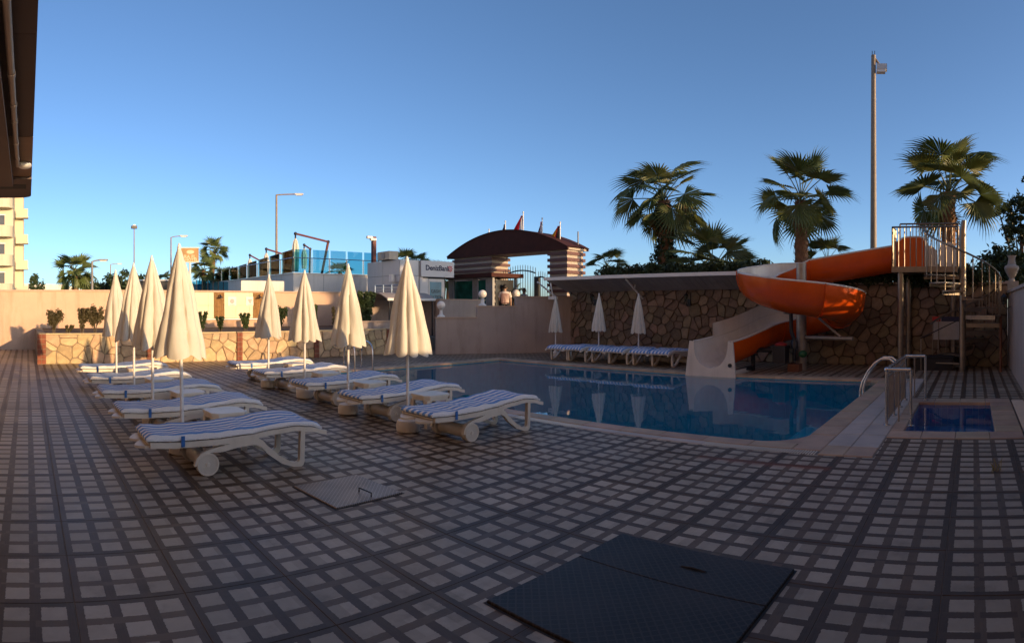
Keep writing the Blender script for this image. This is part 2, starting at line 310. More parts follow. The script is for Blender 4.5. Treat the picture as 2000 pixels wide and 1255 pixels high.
def plate_material(name, col, metal, rough, cell, strength):
    m = bpy.data.materials.new(name); m.use_nodes = True; MT[name] = m; n, l = nodes_of(m); b = n['Principled BSDF']
    tc = n.new('ShaderNodeTexCoord'); mp = n.new('ShaderNodeMapping'); mp.inputs['Rotation'].default_value = (0, 0, R(45)); mp.inputs['Scale'].default_value = (1 / cell, 1 / cell, 1); l.new(tc.outputs['Object'], mp.inputs[0])
    sp = n.new('ShaderNodeSeparateXYZ'); l.new(mp.outputs[0], sp.inputs[0])
    a = M('ABSOLUTE', n, l, M('SUBTRACT', n, l, M('FRACT', n, l, sp.outputs[0]), 0.5)); c = M('ABSOLUTE', n, l, M('SUBTRACT', n, l, M('FRACT', n, l, sp.outputs[1]), 0.5))
    h = M('GREATER_THAN', n, l, M('MAXIMUM', n, l, a, c), 0.40)
    nz = n.new('ShaderNodeTexNoise'); nz.inputs['Scale'].default_value = 2.4; nz.inputs['Detail'].default_value = 6; l.new(tc.outputs['Object'], nz.inputs['Vector'])
    cr = n.new('ShaderNodeMapRange'); cr.inputs['To Min'].default_value = 0.55; cr.inputs['To Max'].default_value = 1.5; cr.inputs['From Min'].default_value = .3; cr.inputs['From Max'].default_value = .7; l.new(nz.outputs[0], cr.inputs[0])
    hs = n.new('ShaderNodeHueSaturation'); hs.inputs['Color'].default_value = (*col, 1); l.new(cr.outputs[0], hs.inputs['Value'])
    l.new(MIX(n, l, M('MULTIPLY', n, l, h, 0.7), hs.outputs[0], (min(1, col[0] * 2.4), min(1, col[1] * 2.4), min(1, col[2] * 2.4))), b.inputs['Base Color'])
    b.inputs['Metallic'].default_value = metal; b.inputs['Roughness'].default_value = rough; b.inputs['Specular IOR Level'].default_value = 0.25
    bp = n.new('ShaderNodeBump'); bp.inputs['Strength'].default_value = strength; bp.inputs['Distance'].default_value = 0.004; l.new(h, bp.inputs['Height']); l.new(bp.outputs[0], b.inputs['Normal'])
plate_material('steel_plate', (0.22, 0.165, 0.125), 0.7, 0.42, 0.030, 0.9)
plate_material('black_plate', (0.026, 0.018, 0.013), 0.0, 0.48, 0.042, 1.0)

# ------------------------------------------------------------------ mesh helpers
COL = sc.collection
class MB:
    def __init__(s): s.v = []; s.f = []
    def add(s, vs_, fs):
        o = len(s.v); s.v += [tuple(v) for v in vs_]; s.f += [tuple(i + o for i in f) for f in fs]; return s
    def box(s, c, d, rz=0.0, M4=None):
        x, y, z = d[0] / 2, d[1] / 2, d[2] / 2
        P = [Vector((a * x, b * y, e * z)) for e in (-1, 1) for a, b in ((-1, -1), (1, -1), (1, 1), (-1, 1))]
        m = Matrix.Rotation(rz, 3, 'Z')
        P = [(m @ p) + Vector(c) for p in P] if M4 is None else [(M4 @ p) + Vector(c) for p in P]
        return s.add(P, [(3, 2, 1, 0), (4, 5, 6, 7), (0, 1, 5, 4), (1, 2, 6, 5), (2, 3, 7, 6), (3, 0, 4, 7)])
    def b2(s, a, b):
        return s.box([(a[i] + b[i]) / 2 for i in range(3)], [abs(b[i] - a[i]) for i in range(3)])
    def bev(s, c, d, r=0.01, rz=0.0):
        x, y, z = d[0] / 2, d[1] / 2, d[2] / 2
        rings = []
        for zz, k in ((-z, 0), (z - r, 0), (z, r)):
            rings.append([(-x + k, -y + k, zz), (x - k, -y + k, zz), (x - k, y - k, zz), (-x + k, y - k, zz)])
        m = Matrix.Rotation(rz, 3, 'Z'); P = [(m @ Vector(p)) + Vector(c) for q in rings for p in q]
        fs = [(3, 2, 1, 0), (8, 9, 10, 11)]
        for k in (0, 4):
            for i in range(4): fs.append((k + i, k + (i + 1) % 4, k + 4 + (i + 1) % 4, k + 4 + i))
        return s.add(P, fs)
    def prism(s, poly, lo, hi, axis='y'):
        n = len(poly)
        def P(p, t): return (p[0], t, p[1]) if axis == 'y' else ((t, p[0], p[1]) if axis == 'x' else (p[0], p[1], t))
        a = [P(p, lo) for p in poly]; b = [P(p, hi) for p in poly]
        return s.add(a + b, [tuple(range(n)), tuple(range(2 * n - 1, n - 1, -1))] + [(i, n + i, n + (i + 1) % n, (i + 1) % n) for i in range(n)])
    def tube(s, path, r, n=8, cap=True, closed=False):
        path = [Vector(p) for p in path]; L = len(path); rs = r if isinstance(r, (list, tuple)) else [r] * L
        vs_ = []; up = None
        for i, p in enumerate(path):
            if closed: t = path[(i + 1) % L] - path[i - 1]
            else: t = (path[min(i + 1, L - 1)] - path[max(i - 1, 0)])
            t.normalize()
            if up is None: up = Vector((0, 0, 1)) if abs(t.z) < 0.9 else Vector((1, 0, 0))
            sx = t.cross(up)
            if sx.length < 1e-5: sx = t.orthogonal()
            sx.normalize(); up = sx.cross(t).normalized()
            vs_ += [p + (sx * math.cos(2 * math.pi * k / n) + up * math.sin(2 * math.pi * k / n)) * rs[i] for k in range(n)]
        fs = []
        for i in range(L if closed else L - 1):
            j = (i + 1) % L
            fs += [(i * n + k, i * n + (k + 1) % n, j * n + (k + 1) % n, j * n + k) for k in range(n)]
        if cap and not closed: fs += [tuple(range(n - 1, -1, -1)), tuple(range((L - 1) * n, L * n))]
        return s.add(vs_, fs)
    def lathe(s, prof, n=16, c=(0, 0, 0)):
        vs_ = []; L = len(prof)
        for r, z in prof: vs_ += [(c[0] + r * math.cos(2 * math.pi * k / n), c[1] + r * math.sin(2 * math.pi * k / n), c[2] + z) for k in range(n)]
        fs = [(i * n + k, i * n + (k + 1) % n, (i + 1) * n + (k + 1) % n, (i + 1) * n + k) for i in range(L - 1) for k in range(n)]
        fs += [tuple(range(n - 1, -1, -1)), tuple(range((L - 1) * n, L * n))]
        return s.add(vs_, fs)
    def cyl(s, c, r, h, n=16, axis='z'):
        vs_ = []
        for t in (-h / 2, h / 2):
            for k in range(n):
                a, b = r * math.cos(2 * math.pi * k / n), r * math.sin(2 * math.pi * k / n)
                q = (a, b, t) if axis == 'z' else ((a, t, b) if axis == 'y' else (t, a, b)); vs_.append((c[0] + q[0], c[1] + q[1], c[2] + q[2]))
        return s.add(vs_, [tuple(range(n)), tuple(range(n, 2 * n))] + [(k, (k + 1) % n, n + (k + 1) % n, n + k) for k in range(n)])
    def ball(s, c, r, n=16, sq=(1, 1, 1)):
        m = n // 2; vs_ = [(c[0], c[1], c[2] + r * sq[2])]
        for i in range(1, m):
            a = math.pi * i / m
            vs_ += [(c[0] + sq[0] * r * math.sin(a) * math.cos(2 * math.pi * k / n), c[1] + sq[1] * r * math.sin(a) * math.sin(2 * math.pi * k / n), c[2] + sq[2] * r * math.cos(a)) for k in range(n)]
        vs_.append((c[0], c[1], c[2] - r * sq[2])); e = len(vs_) - 1
        fs = [(0, 1 + k, 1 + (k + 1) % n) for k in range(n)] + [(e, 1 + (m - 2) * n + (k + 1) % n, 1 + (m - 2) * n + k) for k in range(n)]
        fs += [(1 + i * n + k, 1 + (i + 1) * n + k, 1 + (i + 1) * n + (k + 1) % n, 1 + i * n + (k + 1) % n) for i in range(m - 2) for k in range(n)]
        return s.add(vs_, fs)
    def mesh(s, name, material, smooth=False):
        me = bpy.data.meshes.new(name); me.from_pydata(s.v, [], s.f); me.materials.append(MT[material]); me.update()
        bm = bmesh.new(); bm.from_mesh(me); bmesh.ops.recalc_face_normals(bm, faces=bm.faces); bm.to_mesh(me); bm.free()
        if smooth:
            me.polygons.foreach_set('use_smooth', [True] * len(me.polygons))
            try: me.set_sharp_from_angle(angle=R(40))
            except Exception: pass
        return me
    def build(s, name, material, parent=None, smooth=False, loc=None, rz=None):
        return put(name, s.mesh(name, material, smooth), parent, loc, rz)
def put(name, me, parent=None, loc=None, rz=None):
    o = bpy.data.objects.new(name, me); COL.objects.link(o)
    if parent is not None: o.parent = parent
    if loc is not None: o.location = loc
    if rz is not None: o.rotation_euler = (0, 0, rz)
    return o
def tag(o, label, cat, group=None, kind=None):
    o['label'] = label; o['category'] = cat
    if group: o['group'] = group
    if kind: o['kind'] = kind
    return o
def thing(name, label, cat, loc=(0, 0, 0), rz=0.0, group=None):
    o = bpy.data.objects.new(name, None); COL.objects.link(o); o.location = loc; o.rotation_euler = (0, 0, rz); o.empty_display_size = 0.2
    return tag(o, label, cat, group)
def struct(o): o['kind'] = 'structure'; return o
def stuff(o): o['kind'] = 'stuff'; return o
def copy_thing(src, loc, rz, label, group=None):
    c = src.copy(); COL.objects.link(c); c.location = loc; c.rotation_euler = (0, 0, rz); c['label'] = label
    if group: c['group'] = group
    for ch in list(src.children):
        k = ch.copy(); COL.objects.link(k); k.parent = c
        for g in list(ch.children):
            q = g.copy(); COL.objects.link(q); q.parent = k
    return c
def text_mesh(txt, size, name, material, depth=0.004, bold=0.0, align='CENTER'):
    cu = bpy.data.curves.new(name, 'FONT'); cu.body = txt; cu.size = size; cu.extrude = depth; cu.align_x = align; cu.align_y = 'CENTER'; cu.offset = bold; cu.resolution_u = 3
    o = bpy.data.objects.new(name + '_curve', cu); COL.objects.link(o); dg = bpy.context.evaluated_depsgraph_get(); dg.update()
    me = bpy.data.meshes.new_from_object(o.evaluated_get(dg)); bpy.data.objects.remove(o); bpy.data.curves.remove(cu)
    me.name = name; me.materials.clear(); me.materials.append(MT[material]); return me
ORD = ['first', 'second', 'third', 'fourth', 'fifth', 'sixth']

# ================================================================== THE SETTING
# pool and kids pool footprints
PX0, PX1, PY0, PY1 = 6.52, 12.6, 1.92, 12.6          # water edge
KX0, KX1, KY0, KY1 = 7.45, 9.78, -0.30, 0.88
WATER_Z = -0.055
WALLR_Y = -0.93
HOLES = [(6.12, 12.96, 1.02, 12.96), (7.08, 10.15, -0.62, 1.02)]   # what the coping stones cover
DECK = (-6.0, 16.4, WALLR_Y, 21.8)
def ring_sheet(name, material, outer, holes, z):
    xs = sorted({outer[0], outer[1], *[h[0] for h in holes], *[h[1] for h in holes]}); ys = sorted({outer[2], outer[3], *[h[2] for h in holes], *[h[3] for h in holes]})
    mb = MB()
    for i in range(len(xs) - 1):
        for j in range(len(ys) - 1):
            cx, cy = (xs[i] + xs[i + 1]) / 2, (ys[j] + ys[j + 1]) / 2
            if any(h[0] < cx < h[1] and h[2] < cy < h[3] for h in holes): continue
            mb.add([(xs[i], ys[j], z), (xs[i + 1], ys[j], z), (xs[i + 1], ys[j + 1], z), (xs[i], ys[j + 1], z)], [(0, 1, 2, 3)])
    return mb.build(name, material)
struct(ring_sheet('ground', 'ground', (-900, 900, -900, 900), [DECK], -0.06))
POOLHOLES = [(PX0, PX1, PY0, PY1), (KX0, KX1, KY0, KY1)]
deck = struct(ring_sheet('deck', 'grout', DECK, POOLHOLES, -0.0035))

def cut_rect(r, holes):
    rects = [r]
    for h in holes:
        nxt = []
        for a in rects:
            if h[1] <= a[0] or h[0] >= a[1] or h[3] <= a[2] or h[2] >= a[3]: nxt.append(a); continue
            if h[0] > a[0]: nxt.append((a[0], h[0], a[2], a[3]))
            if h[1] < a[1]: nxt.append((h[1], a[1], a[2], a[3]))
            m0, m1 = max(a[0], h[0]), min(a[1], h[1])
            if h[2] > a[2]: nxt.append((m0, m1, a[2], h[2]))
            if h[3] < a[3]: nxt.append((m0, m1, h[3], a[3]))
        rects = nxt
    return [a for a in rects if a[1] - a[0] > 0.02 and a[3] - a[2] > 0.02]
G = 0.0016
def tile_mb(mb, r, z=0.0):
    return mb.bev(((r[0] + r[1]) / 2, (r[2] + r[3]) / 2, z - 0.008), (r[1] - r[0] - 2 * G, r[3] - r[2] - 2 * G, 0.016), 0.0025)
tile_me = tile_mb(MB(), (-TP / 2, TP / 2, -TP / 2, TP / 2)).mesh('tile', 'deck_tile')
cells = []
for i in range(-10, 32):
    for j in range(-4, 40):
        x0, y0 = i * TP + TOX, j * TP + TOY
        r = (max(x0, DECK[0]), min(x0 + TP, DECK[1]), max(y0, DECK[2]), min(y0 + TP, DECK[3]))
        if r[1] - r[0] < .02 or r[3] - r[2] < .02: continue
        if r[2] > 16.25 and r[0] > 0.3: continue      # planter stands here
        fw = x0 * SP + y0 * CP; lat = x0 * CP - y0 * SP; d = math.hypot(x0 + .3, y0 + .3)
        ang = math.atan2((x0 + .3) * CP - (y0 + .3) * SP, (x0 + .3) * SP + (y0 + .3) * CP)
        vis = abs(ang) < R(53) and d > 2.2
        cells.append((0 if vis else 1, d, i, j, r))
cells.sort()
far_mb = MB(); made = 0
for nv, d, i, j, r in cells:
    x0, y0 = i * TP + TOX, j * TP + TOY
    full = abs(r[1] - r[0] - TP) < 1e-4 and abs(r[3] - r[2] - TP) < 1e-4
    pieces = cut_rect(r, HOLES)
    if not pieces: continue
    for p in pieces:
        if made < 300 and not nv:
            dz = random.uniform(-0.0008, 0.0008); made += 1
            if full and p == r: put('tile', tile_me, deck, (x0 + TP / 2, y0 + TP / 2, dz))
            else: tile_mb(MB(), p).build('tile', 'deck_tile', deck)
        else: tile_mb(far_mb, p)
stuff(far_mb.build('far_tiles', 'deck_tile', deck))

# basins
def basin(name, material, r, depth, corner=0.0):
    mb = MB(); x0, x1, y0, y1 = r; t = 0.12
    mb.b2((x0 - t, y0 - t, -depth - t), (x1 + t, y1 + t, -depth))
    mb.b2((x0 - t, y0 - t, -depth), (x0, y1 + t, -0.014)); mb.b2((x1, y0 - t, -depth), (x1 + t, y1 + t, -0.014))
    mb.b2((x0, y0 - t, -depth), (x1, y0, -0.014)); mb.b2((x0, y1, -depth), (x1, y1 + t, -0.014))
    return struct(mb.build(name, material))
pb = basin('pool_basin', 'pool_mosaic', (PX0, PX1, PY0, PY1), 1.45)
# steps along the right end under water
stp = MB(); stp.b2((PX0 + 1.4, PY0, -1.45), (PX0 + 3.4, PY0 + 0.9, -0.5)); stp.b2((PX0 + 1.4, PY0 + .9, -1.45), (PX0 + 3.4, PY0 + 1.3, -0.8)); stp.build('pool_steps', 'pool_mosaic', pb)
kb = basin('kids_pool_basin', 'kids_mosaic', (KX0, KX1, KY0, KY1), 0.38)
def sheet(name, material, r, z, nx=2, ny=2):
    mb = MB(); x0, x1, y0, y1 = r
    mb.add([(x0, y0, z), (x1, y0, z), (x1, y1, z), (x0, y1, z)], [(0, 1, 2, 3)]); return struct(mb.build(name, material))
sheet('pool_water', 'pool_water', (PX0 - .01, PX1 + .01, PY0 - .01, PY1 + .01), WATER_Z)
sheet('kids_pool_water', 'kids_water', (KX0 - .01, KX1 + .01, KY0 - .01, KY1 + .01), WATER_Z + 0.012)
# coping stones
coping = struct(MB().b2((PX0 - .39, PY0 - .12, -0.10), (PX0 - .37, PY1, -0.02)).build('pool_coping', 'travertine'))
def stone_strip(x0, x1, y0, y1, n, along, material='travertine', z=0.004, name='coping_stone'):
    for k in range(n):
        a, b = k / n, (k + 1) / n
        r = (x0 + (x1 - x0) * a, x0 + (x1 - x0) * b, y0, y1) if along == 'x' else (x0, x1, y0 + (y1 - y0) * a, y0 + (y1 - y0) * b)
        MB().bev(((r[0] + r[1]) / 2, (r[2] + r[3]) / 2, z - 0.02 + random.uniform(-.001, .001)), (r[1] - r[0] - .005, r[3] - r[2] - .005, 0.05), 0.008).build(name, material, coping)
stone_strip(PX0 - .23, PX0 + .03, PY0 + .55, PY1 + .3, 18, 'y')                     # near edge
stone_strip(PX1 - .03, PX1 + .34, PY0 - .1, PY1 + .34, 18, 'y')                 # far edge
stone_strip(PX0 - .23, PX1 - .03, PY1 - .03, PY1 + .34, 10, 'x')                # left edge
stone_strip(PX0 + .55, PX1 - .03, PY0 - .30, PY0 + .03, 10, 'x')                # right edge
stone_strip(PX0 + .02, PX1 + .3, 1.34, PY0 - .30, 10, 'x', 'travertine_pale')   # pale slabs between the pools
stone_strip(PX0 + .02, PX1 + .3, 1.03, 1.34, 10, 'x', 'travertine_pale')
stone_strip(PX0 - .39, PX0 + .02, 1.03, 1.34, 1, 'x'); stone_strip(PX0 - .39, PX0 + .02, 1.34, PY0 - .30, 1, 'x')
# rounded corner piece: fills the square corner of the water with a quarter ring
def corner_piece(cx, cy, sx, sy, rad):
    pts = [(cx, cy)]
    for k in range(9):
        a = k / 8 * math.pi / 2; pts.append((cx + sx * rad * (1 - math.sin(a)), cy + sy * rad * (1 - math.cos(a))))
    mb = MB(); n = len(pts); mb.add([(p[0], p[1], .006) for p in pts] + [(p[0], p[1], -.3) for p in pts], [tuple(range(n))] + [(i, i + 1, n + i + 1, n + i) for i in range(n - 1)])
    mb.build('coping_corner', 'travertine', coping)
corner_piece(PX0 - .0, PY0 - .0, 1, 1, 0.62); corner_piece(PX1, PY0, -1, 1, 0.35)
MB().bev((PX0 + .16, PY0 - .135, -.018), (.77, .32, .05), .008).build('coping_stone', 'travertine', coping)
MB().bev((PX0 - .10, PY0 + .29, -.018), (.25, .51, .05), .008).build('coping_stone', 'travertine', coping)
# overflow grate along the near edge: white slats where it lies open, stone lids between
MB().b2((PX0 - .395, PY0 - .28, -.05), (PX0 - .235, PY1 + .3, -.03)).build('grate_bed', 'dark_gap', coping)
for ya, yb in ((PY0 - .26, 2.95), (4.75, 5.85)):
    mb = MB(); k = ya
    while k < yb: mb.bev((PX0 - .315, k, -.01), (.15, .014, .03), .004); k += .030
    stuff(mb.build('grate_slats', 'white_plastic', coping))
for ya, yb, n in ((2.96, 4.73, 3), (5.87, PY1 + .3, 12)): stone_strip(PX0 - .39, PX0 - .24, ya, yb, n, 'y', 'travertine_pale', .001, 'channel_lid')
# kids pool coping
stone_strip(7.08, KX0 + .02, KY0 - .32, 1.03, 4, 'y'); stone_strip(KX1 - .02, 10.15, KY0 - .32, 1.03, 4, 'y')
stone_strip(KX0 + .02, KX1 - .02, KY0 - .32, KY0 + .02, 6, 'x'); stone_strip(KX0 + .02, KX1 - .02, KY1 - .02, 1.03, 6, 'x')
mb = MB(); k = KX0 - .2
while k < KX1 + .2: mb.bev((k, KY0 - .44, -.008), (.014, .2, .03), .004); k += .03
stuff(mb.build('kids_grate_slats', 'white_plastic', coping))

# raised street ground behind the walls
rg = MB(); rg.b2((16.75, -40, -0.05), (260, 300, 0.75)); rg.b2((-200, 22.1, -0.05), (16.74, 300, 0.75)); rg.b2((11.9, 16.9, -0.05), (16.74, 22.09, 0.45))
struct(rg.build('street_ground', 'ground'))

# ------------------------------------------------------------------ voronoi stone cladding
def clip_poly(poly, nx, ny, c):
    out = []
    for i in range(len(poly)):
        a, b = poly[i], poly[(i + 1) % len(poly)]; da, db = nx * a[0] + ny * a[1] - c, nx * b[0] + ny * b[1] - c
        if da <= 0: out.append(a)
        if (da < 0 < db) or (db < 0 < da):
            t = da / (da - db); out.append((a[0] + (b[0] - a[0]) * t, a[1] + (b[1] - a[1]) * t))
    return out
def cells_2d(L, H, pitch, rng, stretch=1.0):
    pts = []; j = 0; y = pitch * .45
    while y < H + pitch * .3:
        x = pitch * (0.5 if j % 2 else 0.05)
        while x < L + pitch * .5:
            pts.append((x + rng.uniform(-.46, .46) * pitch, y + rng.uniform(-.46, .46) * pitch)); x += pitch * rng.uniform(.85, 1.25) * stretch
        y += pitch * .88; j += 1
    out = []
    for i, p in enumerate(pts):
        poly = [(0, 0), (L, 0), (L, H), (0, H)]
        for k, q in enumerate(pts):
            if k == i: continue
            dx, dy = q[0] - p[0], q[1] - p[1]; dd = dx * dx + dy * dy
            if dd > (3.2 * pitch) ** 2: continue
            poly = clip_poly(poly, dx, dy, dx * (p[0] + q[0]) / 2 + dy * (p[1] + q[1]) / 2)
            if len(poly) < 3: break
        if len(poly) >= 3: out.append(poly)
    return out
def inset(poly, g):
    a = sum(poly[i][0] * poly[(i + 1) % len(poly)][1] - poly[(i + 1) % len(poly)][0] * poly[i][1] for i in range(len(poly)))
    if a < 0: poly = poly[::-1]
    res = poly
    for i in range(len(poly)):
        p, q = poly[i], poly[(i + 1) % len(poly)]; dx, dy = q[0] - p[0], q[1] - p[1]; l = math.hypot(dx, dy)
        if l < 1e-6: continue
        nx, ny = dy / l, -dx / l
        res = clip_poly(res, nx, ny, nx * p[0] + ny * p[1] - g)
        if len(res) < 3: return None
    return res
def round_poly(poly, k=0.22):
    out = []
    n = len(poly)
    for i in range(n):
        a, b, c = poly[i - 1], poly[i], poly[(i + 1) % n]
        out.append((b[0] + (a[0] - b[0]) * k, b[1] + (a[1] - b[1]) * k)); out.append((b[0] + (c[0] - b[0]) * k, b[1] + (c[1] - b[1]) * k))
    return out
def clad(parent, L, H, pitch, gap, material, z0=0.0, depth=0.03, skip=None, seed=1, limit=300):
    rng = random.Random(seed); n = 0; rest = MB()
    polys = cells_2d(L, H, pitch, rng)
    polys.sort(key=lambda q: -abs(sum(q[i][0] * q[(i + 1) % len(q)][1] - q[(i + 1) % len(q)][0] * q[i][1] for i in range(len(q)))))
    for poly in polys:
        cx = sum(p[0] for p in poly) / len(poly)
        if skip and any(a < cx < b for a, b in skip): continue
        p1 = inset(poly, gap / 2)
        if not p1: continue
        p1 = round_poly(p1, rng.uniform(.08, .22)); d = depth * rng.uniform(.6, 1.25)
        p2 = inset(p1, min(.014, gap * .8))
        if not p2 or len(p2) < 3: continue
        mid = (sum(p[0] for p in p1) / len(p1), sum(p[1] for p in p1) / len(p1))
        p2 = [(mid[0] + (p[0] - mid[0]) * .93, mid[1] + (p[1] - mid[1]) * .93) for p in p1]
        m = len(p1); vs_ = [(p[0], 0.004, p[1] + z0) for p in p1] + [(p[0], -d * .7, p[1] + z0) for p in p1] + [(p[0], -d + rng.uniform(-.004, .004), p[1] + z0) for p in p2]
        fs = [(i, (i + 1) % m, m + (i + 1) % m, m + i) for i in range(m)] + [(m + i, m + (i + 1) % m, 2 * m + (i + 1) % m, 2 * m + i) for i in range(m)] + [tuple(range(2 * m, 3 * m))]
        if n >= limit: rest.add(vs_, fs); continue
        mb = MB(); mb.add([(v[0] - mid[0], v[1], v[2] - mid[1] - z0) for v in vs_], fs)
        mb.build('stone', material, parent, loc=(mid[0], 0, mid[1] + z0)); n += 1
    if rest.v: stuff(rest.build('small_stones', material, parent))
    return n
# local frame of a wall: x along it, -y out of its visible face
def wall_frame(name, label, cat, a, b):
    a, b = Vector(a), Vector(b); d = b - a
    return thing(name, label, cat, (a.x, a.y, 0), math.atan2(d.y, d.x)), math.hypot(d.x, d.y)

# stone wall behind the slide (faces the pool, local x runs from the gate end to the stair end)
SW_A, SW_B = (16.25, 12.85), (15.55, -0.90); SW_H = 2.14
swall, L = wall_frame('stone_wall', 'tall crazy-paved stone wall behind the slide and far loungers', 'wall', SW_A, SW_B)
MB().b2((0, 0, -.05), (L, .30, SW_H)).build('wall_core', 'mortar_dark', swall)
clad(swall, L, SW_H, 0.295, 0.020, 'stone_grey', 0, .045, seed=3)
MB().b2((-.02, -.05, SW_H + .002), (L, .36, SW_H + .05)).build('wall_cap', 'plaster_cool', swall)

# long planter with stone front below the left wall
PLY = 16.25
plant = thing('stone_planter', 'long raised planter faced with sunlit golden flagstones and red brick piers', 'planter', (0.30, PLY, 0))
PL_L, PL_H = 12.0, 0.80
MB().b2((0, 0.0, -.02), (PL_L, .25, PL_H)).build('wall_core', 'mortar', plant)
MB().b2((-.0, .251, -.02), (.22, 5.3, PL_H)).build('end_wall', 'mortar', plant)
piers = [onY(px, PLY).x - .30 for px in (292, 467, 617, 757)]
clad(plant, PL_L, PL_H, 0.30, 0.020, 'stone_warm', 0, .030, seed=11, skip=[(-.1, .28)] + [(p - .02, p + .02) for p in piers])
MB().b2((0.0, -.002, PL_H + .002), (PL_L, .30, PL_H + .03)).build('coping', 'stone_warm', plant)
MB().b2((.23, .31, .6), (PL_L, 5.30, PL_H - .02)).build('soil', 'soil', plant)
def brick_pier(x, w_):
    pr = MB().b2((x - w_ / 2, -.055, -.02), (x + w_ / 2, .02, PL_H + .035)).build('brick_pier', 'mortar', plant)
    for k in range(6):
        zc = .07 + k * .135
        MB().bev((x - w_ / 4, -.062, zc), (w_ / 2 - .012, .03, .118), .004).build('brick', 'brick_red', pr)
        MB().bev((x + w_ / 4, -.062, zc), (w_ / 2 - .012, .03, .118), .004).build('brick', 'brick_red', pr)
for p in piers[:3]: brick_pier(p, .17)
brick_pier(piers[3], .14); brick_pier(.10, .24)

# left boundary wall, sunlit peach plaster
LWY = 21.75
lw = thing('boundary_wall', 'long sunlit peach plaster wall behind the planter', 'wall', (-7, LWY, 0))
MB().b2((0, 0, -.05), (20.2, .3, 2.10)).build('wall_face', 'plaster', lw)
MB().b2((-.02, -.05, 2.102), (20.22, .36, 2.16)).build('wall_cap', 'coping_peach', lw)
# peach wall set forward on the right of the shower panel
# shower panel
p0, p1 = onY(378, LWY), onY(512, LWY)
sh = thing('shower_wall_panel', 'pale yellow tiled shower panel with bamboo strips on the peach wall', 'shower', (p0.x, LWY, 0))
SL = p1.x - p0.x; zt = 2.085; zb = zpx(621, onY(440, LWY))
for i in range(5):
    for j in range(2):
        MB().bev((SL * (i + .5) / 5, -.03, zb + (zt - zb) * (j + .5) / 2), (SL / 5 - .006, .06, (zt - zb) / 2 - .006), .003).build('panel', 'shower_tile', sh)
MB().b2((-.05, -.14, zb - .06), (SL + .05, -.002, zb - .012)).build('ledge', 'white_paint', sh)
for cx in (427, 503):
    xx = onY(cx, LWY).x - p0.x
    bb = MB().b2((xx - .21, -.066, zb), (xx + .21, -.061, zt)).build('bamboo_backing', 'bamboo', sh)
    for k in range(9):
        MB().tube([(xx - .19 + k * .0475 + random.uniform(-.006, .006), -.085 + random.uniform(-.006, .006), zb + (zt - zb) * t) for t in (0, .25, .5, .75, 1)], .017, 6).build('bamboo_cane', 'bamboo', bb, True)
    hd = MB().tube([(xx, -.1, zt - .12), (xx, -.2, zt - .09), (xx, -.26, zt - .16)], .022, 6); hd.lathe([(.03, 0), (.10, -.04), (.10, -.06)], 12, (xx, -.26, zt - .15)); hd.build('shower_head', 'iron_black', sh, True)
    MB().tube([(xx + .03, -.1, zb + .05), (xx + .03, -.16, zb + .08), (xx + .03, -.17, zb + .02)], .018, 6).build('tap', 'iron_black', sh, True)
for n_, (cx, lab) in enumerate(((452, 'square white pictogram notice nearer the left bamboo strip'), (487, 'square white pictogram notice nearer the right bamboo strip'))):
    q = onY(cx, LWY)
    s_ = thing('notice', lab, 'sign', (q.x, LWY - .066, zpx(588, q)), 0, 'notices on the shower panel')
    MB().b2((-.17, -.012, -.17), (.17, 0, .17)).build('board', 'sign_white', s_)
    mb = MB(); mb.cyl((0, -.016, 0), .09, .006, 14, 'y') if n_ == 0 else mb.prism([(-.09, .08), (.09, .08), (.02, -.08), (-.02, -.08)], -.019, -.013)
    mb.build('pictogram', 'sign_ink', s_); MB().b2((-.1, -.018, -.145), (.1, -.013, -.12)).build('caption_bar', 'sign_ink', s_)

# right boundary wall
rw = thing('side_wall', 'shaded beige plaster wall along the right edge of the deck', 'wall', (-16, WALLR_Y, 0))
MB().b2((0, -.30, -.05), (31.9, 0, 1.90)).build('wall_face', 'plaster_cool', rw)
MB().b2((-.02, -.36, 1.902), (31.92, .05, 1.96)).build('wall_cap', 'plaster_cool', rw)

# stepped beige wall between planter and stone wall
BW_A, BW_B = (12.32, 15.25), (16.26, 12.73)
bw, BL = wall_frame('stepped_wall', 'shaded beige plaster wall stepping up towards the gate', 'wall', BW_A, BW_B)
bz = [(0, .292, 1.17), (.292, .575, 1.54), (.575, 1.0, 1.86)]
for k, (a, b, h) in enumerate(bz):
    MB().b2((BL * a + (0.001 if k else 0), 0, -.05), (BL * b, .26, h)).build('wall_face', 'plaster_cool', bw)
    MB().b2((BL * a + (.001 if k else -.02), -.03, h + .002), (BL * b - .001 + (.02 if k == 2 else 0), .29, h + .04)).build('wall_cap', 'coping_peach', bw)
# low wall behind the planter end and the wall behind the globe lamp
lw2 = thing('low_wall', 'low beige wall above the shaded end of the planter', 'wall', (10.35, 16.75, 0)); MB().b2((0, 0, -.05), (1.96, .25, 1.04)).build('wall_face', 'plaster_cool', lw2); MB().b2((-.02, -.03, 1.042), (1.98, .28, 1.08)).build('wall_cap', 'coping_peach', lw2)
gw = thing('gate_parapet', 'shaded beige parapet below the green-windowed gate kiosk', 'wall', (14.35, 17.55, 0)); MB().b2((0, 0, -.05), (2.35, .25, 1.80)).build('wall_face', 'plaster_cool', gw); MB().b2((-.02, -.03, 1.802), (2.37, .28, 1.84)).build('wall_cap', 'coping_peach', gw)

